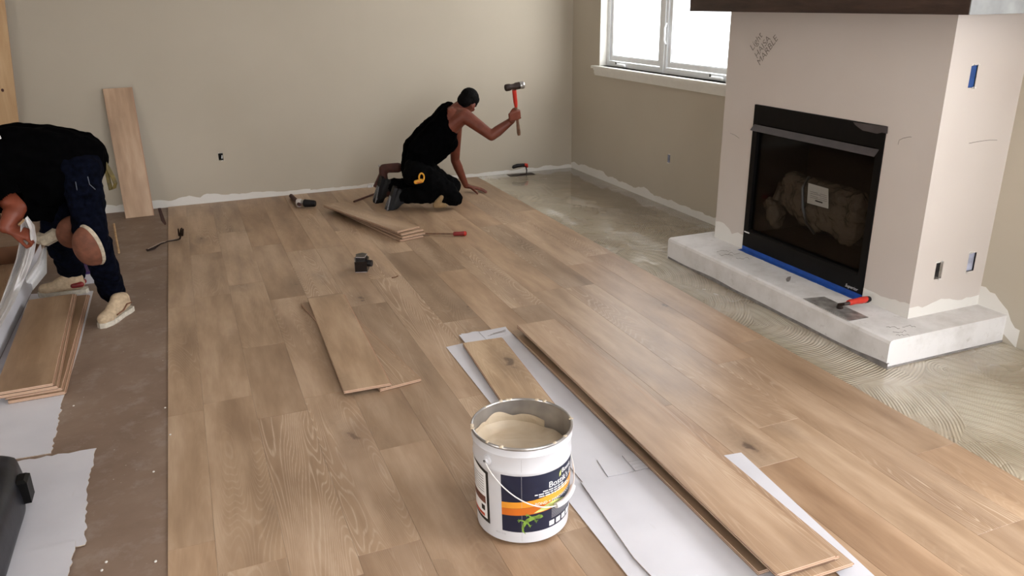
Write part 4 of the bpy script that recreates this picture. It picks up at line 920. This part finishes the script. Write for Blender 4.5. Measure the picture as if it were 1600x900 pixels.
for h_, k_, a_ in ((hipR, kR, aR), (hipL, kL, aL)): sk.cap(h_, .09, k_, .06).cap(k_, .055, a_, .042)
# hammer axis
hmA, hmB = PY(811, 211, 6.20), PY(803.5, 142, 6.14); hx = (hmB-hmA).normalized()
hcn = hmA.lerp(hmB, .47)
# fist around the handle: palm block and curled fingers
vd = (hcn-wrR).normalized(); pnn = Vector((.1, -.35, .25)).normalized()
back = vd.cross(hx).normalized()
def fist(mb, c, ax, hd, s=1.0):
    """c centre of handle inside the hand, ax handle axis (thumb end), hd direction wrist->knuckles"""
    ax = ax.normalized(); hd = (hd-ax*hd.dot(ax)).normalized(); nn = ax.cross(hd).normalized()
    if nn.y < 0: nn = -nn      # nn points away from the camera, palm side; back of the hand faces the camera
    for i, q in enumerate((1.5, .5, -.5, -1.5)):
        b = c+ax*q*.0205*s-nn*.012*s-hd*.012*s
        mb.cap(b-hd*.055*s+ax*(-q*.006*s), .0155*s, b+hd*.012*s, .0135*s)       # palm bone
        p = b+hd*.014*s; R_ = .026*s; pts = [c+ax*q*.0205*s+(hd*cos(a)+nn*sin(a))*R_ for a in (R(-25), R(35), R(100), R(165))]
        for u, v_ in zip(pts, pts[1:]): mb.cap(u, .0092*s, v_, .0088*s, seg=10)
        mb.cap(p, .011*s, pts[0], .0098*s)
    tb_ = c+ax*.030*s-hd*.045*s+nn*.004; m1 = c+ax*.048*s-hd*.022*s+nn*.012*s; m2 = c+ax*.050*s+hd*.008*s+nn*.024*s
    mb.cap(c-hd*.06*s, .017*s, tb_, .014*s).cap(tb_, .0135*s, m1, .0115*s).cap(m1, .011*s, m2, .0095*s)
fist(sk, hcn, hx, Vector((.85, 0, .5)))
sk.cap(wrR, .028, hcn-Vector((.85, 0, .5)).normalized()*.055, .024)
# flat left hand on the floor
hw = Vector((wrL.x+.03, wrL.y+.0, .055)); sk.cap(wrL, .027, hw, .022)
fingers(sk, hw, (.86, -.28, -.22), (0, 0, -1), (-.3, -1, 0), curl=.10, spread=.16, thumb=.9, thumbcurl=.05, scale=1.02)
L_, Rm_ = head(sk, hc, hf, hu, .98)
body = blob('body', sk, SKIN, km, .0058, 4)
face_bits(L_, Rm_, km, .98)
hr = MB(); hr.ball(L_(0, -.020, .036), (.080, .096, .085), Rm_); hr.ball(L_(0, -.055, -.008), (.070, .055, .07), Rm_); hr.ball(L_(0, .01, .065), (.066, .08, .045), Rm_); hr.cap(L_(-.07, .015, .0), .012, L_(-.068, .018, .03), .014).cap(L_(.07, .015, .0), .012, L_(.068, .018, .03), .014)
blob('hair', hr, HAIR, km, .006, 2, lambda c: .004*noise.noise(c*110), cut=lambda c: (Rm_.transposed() @ (c-hc)).y > .070 and (Rm_.transposed() @ (c-hc)).z < .05)
sh = MB(); e = .014
ycaps(sh, pel+Vector((-.01, 0, .02)), .128, waist, .128, .07); ycaps(sh, waist, .128, chest, .137, .075); ycaps(sh, chest, .130, neck+Vector((-.045, 0, -.03)), .104, .062)
ycaps(sh, chest+Vector((.06, 0, -.09)), .09, waist+Vector((.10, 0, -.04)), .09, .06)
sh.cap(neck+Vector((-.065, -.06, -.005)), .055, neck+Vector((-.02, -.075, .0)), .035).cap(neck+Vector((-.065, .06, -.005)), .055, neck+Vector((-.02, .075, .0)), .035)
def armcut(c):
    x, y, z = c
    d1 = (c-PY(724, 184, 6.38)).length; d2 = (c-PY(712, 186, 6.36)).length; d3 = (c-PY(706, 176, 6.42)).length
    near = y < 6.60
    q_ = c-PY(719, 187, 6.45); la = q_.x*.42-q_.z*.9; lb_ = q_.x*.9+q_.z*.42
    return (near and ((la/.140)**2+(lb_/.100)**2 < 1 or d1 < .10)) or (c-shL).length < .105 or (c-hc).length < .115
blob('tank_top', sh, TEE, km, .008, 8, fold(14, .010), cut=armcut)
pt = MB()
for h_, k_, a_ in ((hipR, kR, aR), (hipL, kL, aL)): pt.cap(h_, .118, k_, .088).cap(k_, .086, a_, .066)
ycaps(pt, pel, .135, pel+Vector((.03, 0, .06)), .12, .06); pt.cap(hipR+Vector((-.03, 0, -.02)), .10, hipL+Vector((-.03, 0, -.02)), .10)
pt.cap(kR, .092, kR+Vector((.05, -.01, -.045)), .070)
blob('work_trousers', pt, WORKPANT, km, .009, 6, fold(16, .014, 3), cut=lambda c: c.z < .001)
def sneaker(par, ankle, toe, up, mats, name='shoe', s=1.0, sole_dir=None, low=False):
    """ankle and toe points, up = direction from sole to shin"""
    ankle = Vector(ankle); toe = Vector(toe); f = (toe-ankle).normalized(); up = Vector(up); up = (up-f*up.dot(f)).normalized(); sd = f.cross(up)
    Rm = Matrix((sd, f, up)).transposed()
    def L(x, y, z): return ankle+Rm @ (Vector((x, y, z))*s)
    m1 = MB().cap(L(0, -.035, -.03), .037*s, L(0, .05, -.035), .040*s).cap(L(0, .05, -.038), .040*s, L(0, .165, -.052), .036*s).cap(L(.012, .12, -.055), .033*s, L(-.012, .14, -.055), .034*s).cap(L(0, -.03, .0), .038*s, L(0, .02, .01), .040*s).cap(L(0, .02, .005), .036*s, L(0, .08, -.025), .036*s)
    o = blob(name, m1, mats[0], par, .006, 4)
    sl_ = MB(); pts = [(-.030, -.075), (-.036, -.04), (-.034, .03), (-.043, .10), (-.042, .15), (-.026, .195), (0, .208), (.026, .195), (.041, .15), (.042, .10), (.033, .03), (.036, -.04), (.030, -.075), (0, -.085)]
    vs = [L(x, y, z) for z in (-.094, -.066) for x, y in pts]; n = len(pts); sl_.add(vs, [tuple(range(n)), tuple(range(n, 2*n))[::-1]]+[(i, (i+1) % n, n+(i+1) % n, n+i) for i in range(n)])
    build('sole', sl_, mats[1], o, world=True, smooth=True)
    return o, L
o, L = sneaker(km, aR+Vector((-.03, 0, -.01)), aR+Vector((-.10, .02, -.2)), (.9, .0, -.2), (SNEAKER, RUBBER))
for k in (-1, 1): build('sole_tread', MB().prism([(-.012, -.06), (.012, -.06), (.014, .05), (0, .09), (-.012, .04)], -.006, .006, M=frameM(L(k*.020, .07, -.095), L(1, .06, -.095)-L(0, .06, -.095), L(k*.18, 1.06, -.095)-L(0, .06, -.095))), SNEAKGREY, o, world=True)
o, L = sneaker(km, aL+Vector((-.03, 0, .0)), aL+Vector((-.09, .02, -.2)), (.9, .1, -.2), (SNEAKER, RUBBER))
for k in (-1, 1): build('sole_tread', MB().prism([(-.012, -.06), (.012, -.06), (.014, .05), (0, .09), (-.012, .04)], -.006, .006, M=frameM(L(k*.020, .07, -.095), L(1, .06, -.095)-L(0, .06, -.095), L(k*.18, 1.06, -.095)-L(0, .06, -.095))), SNEAKGREY, o, world=True)
for r_, (x, y) in ((.07, (688, 312)),):
    kp = MB().cap(PY(683, 318, 6.36), .03, PY(690, 308, 6.34), .02).cap(PY(680, 321, 6.36), .022, PY(695, 321, 6.34), .022); blob('knee_pad', kp, plain('tan_knee_pad', (.26, .17, .08), .8), km, .007, 2, cut=lambda c: c.z < .004)
# hammer
t = thing('sledge_hammer', 'red-necked short hammer with a bright steel face raised in the man\'s fist', 'hammer', tuple(hmA))
d = hmB-hmA
build('handle', MB().tube([hmA, hmA+d*.06, hmA+d*.3, hmA+d*.66], [.013, .0165, .0125, .0115], 12), HANDLEWOOD, t, world=True, smooth=True)
build('red_neck', MB().tube([hmA+d*.64, hmA+d*.75, hmA+d*1.02], [.0125, .017, .018], 12), RED, t, world=True, smooth=True)
ha, hb = PY(789.5, 137.5, 6.14), PY(812, 133.5, 6.14); dd = hb-ha; 
build('steel_head', MB().tube([ha, ha+dd*.06, ha+dd*.28, ha+dd*.40, ha+dd*.60, ha+dd*.72, ha+dd*.98, hb], [.024, .029, .029, .023, .023, .029, .029, .026], 16), DKSTEEL, t, world=True, smooth=True)
tag(build('bright_face', MB().tube([hb-dd*.06, hb+dd*.05, hb+dd*.24, hb+dd*.28], [.027, .031, .031, .027], 16), STEEL, t, world=True, smooth=True), 'bright silver striking face')
# tool belt
t = thing('tool_belt', 'worn dark red-brown leather tool pouch hanging behind the kneeling man', 'tool belt', tuple(G(600, 302, 0)))
m1 = MB().cap(PY(600, 263, 6.92), .040, PY(622, 262, 6.88), .045).cap(PY(598, 264, 6.92), .035, PY(601, 295, 6.92), .045).cap(PY(601, 297, 6.92), .04, PY(606, 301, 6.90), .04); blob('leather_pouch', m1, DKLEATHER, t, .009, 4, cut=None)
m1 = MB().prism([(0, 0), (.11, -.06), (.12, .10), (.09, .16)], 0, .02, M=frameM(PY(583, 291, 6.95), (1, 0, 0), (0, 0, 1))); build('pouch_flap', m1, DKLEATHER, t, world=True)
build('rivet', MB().ball(PY(592.5, 259, 6.87), .011), STEEL, t, world=True, smooth='all'); build('buckle', MB().box((-.02, -.008, -.01), (.02, .008, .01), M=Matrix.Translation(PY(578, 291, 6.93))), STEEL, t, world=True)
t = thing('tape_measure', 'small yellow and orange tape measure clipped at the kneeling man\'s hip', 'tape measure', tuple(PY(655, 285, 6.33)))
c = PY(655, 284, 6.36); build('tape_case', MB().cap(c+Vector((-.03, 0, 0)), .016, c+Vector((.022, 0, .006)), .018), YELLOW, t, world=True, smooth='all')
c2 = PY(658.5, 277, 6.35); build('clip_ring', MB().tube([c2+Vector((.022*cos(a), -.004, .034*sin(a))) for a in [2*pi*k/16 for k in range(17)]], .007, 8), YELLOW, t, world=True, smooth=True)
build('orange_stripe', MB().cap(c+Vector((-.025, -.014, -.002)), .006, c+Vector((.02, -.014, .002)), .006), RUST, t, world=True)
# thin rod lying behind
tag(build('strap_rod', MB().tube([G(553, 315, .01), G(585, 303, .01)], .009, 6), DKLEATHER), 'thin dark stick on the floor left of the kneeling man', 'rod')

# --- bending man at left
bm_ = thing('person', 'man in black T-shirt and navy jeans bending over at the left edge', 'person', (-.55, 4.9, ZB))
hipN, hipF = PY(125, 264, 4.86), PY(104, 266, 5.16); knN, knF = PY(146, 372, 4.72), PY(90, 366, 5.12); anN, anF = G(186, 484, ZB), G(120, 455, ZB)
anN = Vector((anN.x, anN.y, ZB+.10)); anF = Vector((anF.x, anF.y, ZB+.104))
pel = (hipN+hipF)/2+Vector((.0, 0, .03)); wst = PY(88, 246, 4.98); chs = PY(25, 250, 4.95); nk = PY(-48, 265, 4.93)
shN, shF = PY(-22, 280, 4.74), PY(-30, 282, 5.14); elN = PY(26, 325, 4.62); wrN = PY(8, 356, 4.55); haN = Vector((0, 0, 0))
elF, wrF = PY(-10, 350, 5.15), PY(-30, 400, 5.1)
sk = MB(); ycaps(sk, pel, .12, wst, .12, .06); ycaps(sk, wst, .12, chs, .13, .07); ycaps(sk, chs, .13, nk+Vector((.08, 0, 0)), .09, .08)
hc2 = PY(-82, 300, 4.90); sk.cap(nk, .065, hc2+Vector((.03, 0, .04)), .055)
sk.cap(nk, .07, shN, .065).cap(nk, .07, shF, .065).cap(shN, .062, elN, .047).cap(elN, .046, elN.lerp(wrN, .35), .05).cap(elN.lerp(wrN, .3), .05, wrN, .030)
sk.cap(shF, .06, elF, .045).cap(elF, .045, wrF, .03)
for h_, k_, a_ in ((hipN, knN, anN), (hipF, knF, anF)): sk.cap(h_, .08, k_, .055).cap(k_, .052, a_, .038)
fingers(sk, wrN+Vector((.02, 0, -.01)), (.75, -.05, -.35), (0, .5, -.8), (.2, -1, .1), curl=.8, spread=.03, thumb=.35, thumbcurl=.5, scale=.98)
fingers(sk, wrF, (-.3, -.1, -.8), (-.8, 0, .2), (0, -1, 0), curl=.4, spread=.06)
L_, Rm2 = head(sk, hc2, (-.55, -.1, -.8), (-.8, 0, .55), 1.0)
blob('body', sk, SKIN2, bm_, .0062, 4); face_bits(L_, Rm2, bm_, 1.0)
hr = MB(); hr.ball(L_(0, -.020, .036), (.080, .096, .085), Rm2); hr.ball(L_(0, -.055, -.008), (.070, .055, .07), Rm2); blob('hair', hr, HAIR, bm_, .007, 2, lambda c: .004*noise.noise(c*110))
sh = MB()
ycaps(sh, PY(122, 246, 5.0), .150, PY(82, 244, 5.0), .170, .06); ycaps(sh, PY(82, 244, 5.0), .170, PY(25, 246, 4.96), .175, .07); ycaps(sh, PY(25, 246, 4.96), .175, PY(-40, 262, 4.95), .14, .09)
sh.cap(PY(122, 246, 4.92), .15, PY(150, 236, 4.93), .050).cap(PY(124, 246, 5.08), .14, PY(148, 238, 5.08), .05)
sh.cap(PY(100, 275, 4.9), .13, PY(55, 292, 4.9), .13).cap(PY(55, 295, 4.92), .12, PY(52, 322, 4.92), .09).cap(PY(80, 300, 4.95), .11, PY(75, 325, 4.97), .08).cap(PY(20, 270, 4.86), .13, PY(35, 300, 4.85), .09)
sh.cap(shN, .085, shN.lerp(elN, .72), .082)
blob('tee_shirt', sh, TEE, bm_, .009, 8, fold(9, .016, 5), cut=lambda c: (c-shN.lerp(elN, 1.02)).length < .085 or (c-nk-Vector((-.06, 0, 0))).length < .09)
jn = MB()
jn.cap(hipN, .112, knN, .080).cap(knN, .080, anN+Vector((-.01, 0, .02)), .072); jn.cap(hipF, .12, knF, .085).cap(knF, .080, anF+Vector((.0, 0, .02)), .070)
ycaps(jn, pel, .13, pel+Vector((.015, 0, -.03)), .135, .06); jn.cap(PY(90, 330, 5.05), .09, PY(88, 362, 5.05), .08).cap(PY(115, 300, 4.95), .12, PY(100, 340, 5.0), .09)
blob('jeans', jn, DENIM, bm_, .009, 6, fold(12, .016, 1), cut=lambda c: c.z < ZB+.065)
build('seam_stitching', MB().tube([PY(x, y, Y) for x, y, Y in ((118, 284, 4.73), (121, 300, 4.73), (124, 322, 4.72))], .0022, 5), STITCH, bm_, world=True)
build('pocket_stitching', MB().tube([PY(x, y, Y) for x, y, Y in ((137, 276, 4.71), (140, 288, 4.71), (149, 296, 4.73))], .0022, 5), STITCH, bm_, world=True)
vs, fs = text_mesh('Pau', .045); M = frameM(PY(5.5, 224, 4.755), (-.16, 0, .98), (-.98, 0, -.16)); build('shirt_print', MB().add([M @ v for v in vs], fs), WHITEINK, bm_, world=True, fix=False)
# shoes
def vans(par, ank, toe):
    o, L = sneaker(par, ank, toe, (0, 0, 1), (CANVAS, SOLE))
    tag(o, None); build('suede_stripe', MB().tube([L(.040, -.045, -.03), L(.042, .0, -.022), L(.041, .04, -.045), L(.040, .10, -.05)], .0045, 6), SUEDE, o, world=True)
    build('suede_stripe', MB().tube([L(-.040, -.045, -.03), L(-.042, .0, -.022), L(-.041, .04, -.045), L(-.040, .10, -.05)], .0045, 6), SUEDE, o, world=True)
    lc = MB()
    for k in range(5): y = .035+k*.018; z = .022-k*.0115; lc.tube([L(-.022, y, z-.012), L(0, y+.004, z+.002), L(.022, y, z-.012)], .003, 6)
    build('laces', lc, FOAM, o, world=True)
    build('heel_tab', MB().box((-.012, -.006, -.02), (.012, .002, .02), M=frameM(L(0, -.074, -.03), L(1, 0, 0)-L(0, 0, 0), L(0, 1, 0)-L(0, 0, 0))), SUEDE, o, world=True)
hl, te = G(205, 484, ZB), G(160, 512, ZB); f = (te-hl).normalized()
vans(bm_, hl+f*.085+Vector((0, 0, .094)), te+Vector((0, 0, .094)))
hl, te = G(140, 457, ZB), G(72, 463, ZB); f = (te-hl).normalized(); ank = hl+f*.085+Vector((0, 0, .098))
o, L = sneaker(bm_, ank, te+Vector((0, 0, .098)), (0, 0, 1), (CANVAS, SOLE)); build('red_heel_patch', MB().cap(L(-.030, -.055, -.03), .018, L(-.032, -.01, -.035), .016).cap(L(.030, -.055, -.03), .018, L(.032, -.01, -.035), .016), DKRED, o, world=True, smooth='all')
# knee pads
t = bm_
def cup(c, ax, up, rx, ry, dep, mat, rim, nm_='knee_pad'):
    ax = Vector(ax).normalized(); up = Vector(up); up = (up-ax*up.dot(ax)).normalized(); sd = ax.cross(up); mb = MB()
    def fn(u, v):
        a = 2*pi*v; th = u*pi/2; k = 1+.05*noise.noise(Vector((a, u*3, 1))); return Vector(c)+(sd*cos(a)*rx+up*sin(a)*ry)*sin(th)*k+ax*dep*cos(th)
    mb.grid(fn, 10, 28); o = build(nm_, mb, mat, bm_, world=True, smooth='all', fix=False); o.modifiers.new('s', 'SOLIDIFY').thickness = .008
    build('pad_rim', MB().tube([fn(1, k/28) for k in range(29)], .013, 8, caps=False), rim, o, world=True, smooth=True)
cup(PY(143, 383, 4.70), (-.72, -.50, -.25), (.35, -.2, .9), .085, .125, .085, LEATHER, FOAM)
cup(PY(118, 362, 4.86), (-.80, -.3, .05), (.3, -.3, .8), .06, .10, .09, LEATHER, LEATHER)
build('knee_strap', MB().tube([PY(x, y, Y) for x, y, Y in ((62, 372, 5.02), (72, 375, 4.96), (84, 368, 4.95), (98, 358, 4.97))], .036, 8, flat=1.0), FOAM, bm_, world=True, smooth=True)
t = thing('hanging_strap', 'looped yellow-brown strap hanging behind the left man\'s hip', 'strap', tuple(PY(172, 300, 4.95)))
pp = [PY(x, y, 4.95) for x, y in ((160, 250), (166, 265), (170, 285), (173, 297), (178, 295), (180, 287), (175, 275), (168, 262), (161, 251))]
mb = MB(); vs = []
for p in pp: vs += [p+Vector((-.009, -.008, 0)), p+Vector((.009, .008, 0)), p+Vector((.012, .008, .002)), p+Vector((-.006, -.008, .002))]
mb.add(vs, [(4*i+j, 4*(i+1)+j, 4*(i+1)+(j+1) % 4, 4*i+(j+1) % 4) for i in range(len(pp)-1) for j in range(4)]); build('strap_loop', mb, OLIVE, t, world=True)

# plastic wrap pulled from the carton
def lerp_path(P_, t_):
    n = len(P_)-1; k = min(int(t_*n), n-1); return P_[k].lerp(P_[k+1], t_*n-k)
t = thing('plastic_wrap', 'crumpled white plastic wrap held up over the carton edge', 'plastic wrap', (-1.1, 4.7, ZB))
le = [PY(34, 350, 4.56), PY(32, 372, 4.62), PY(26, 402, 4.70), PY(16, 432, 4.75), PY(4, 468, 4.6), PY(-14, 505, 4.4), PY(-40, 545, 4.2)]
re = [PY(43, 336, 4.52), PY(55, 352, 4.50), PY(57, 375, 4.52), PY(52, 400, 4.56), PY(36, 440, 4.60), PY(22, 472, 4.42), PY(-4, 520, 4.2)]
def wrapf(u, v):
    a, b = lerp_path(le, u), lerp_path(re, u); p = a.lerp(b, v); q = noise.noise(Vector((v*5, u*2.2, 0))); return p+Vector((0, -.05*q-.03*sin(v*9+u*4), .006*q))
mb = MB().grid(wrapf, 50, 26); o = build('wrap_sheet', mb, PLASTIC, t, world=True, smooth='all', fix=False)
le2 = [PY(68, 384, 5.05), PY(58, 408, 4.98), PY(40, 435, 4.85)]; re2 = [PY(74, 390, 5.0), PY(74, 425, 4.9), PY(52, 452, 4.8)]
def wrap2(u, v): a, b = lerp_path(le2, u), lerp_path(re2, u); return a.lerp(b, v)+Vector((0, -.03*sin(v*7), 0))
build('wrap_tail', MB().grid(wrap2, 20, 12), PLASTIC, t, world=True, smooth='all', fix=False)
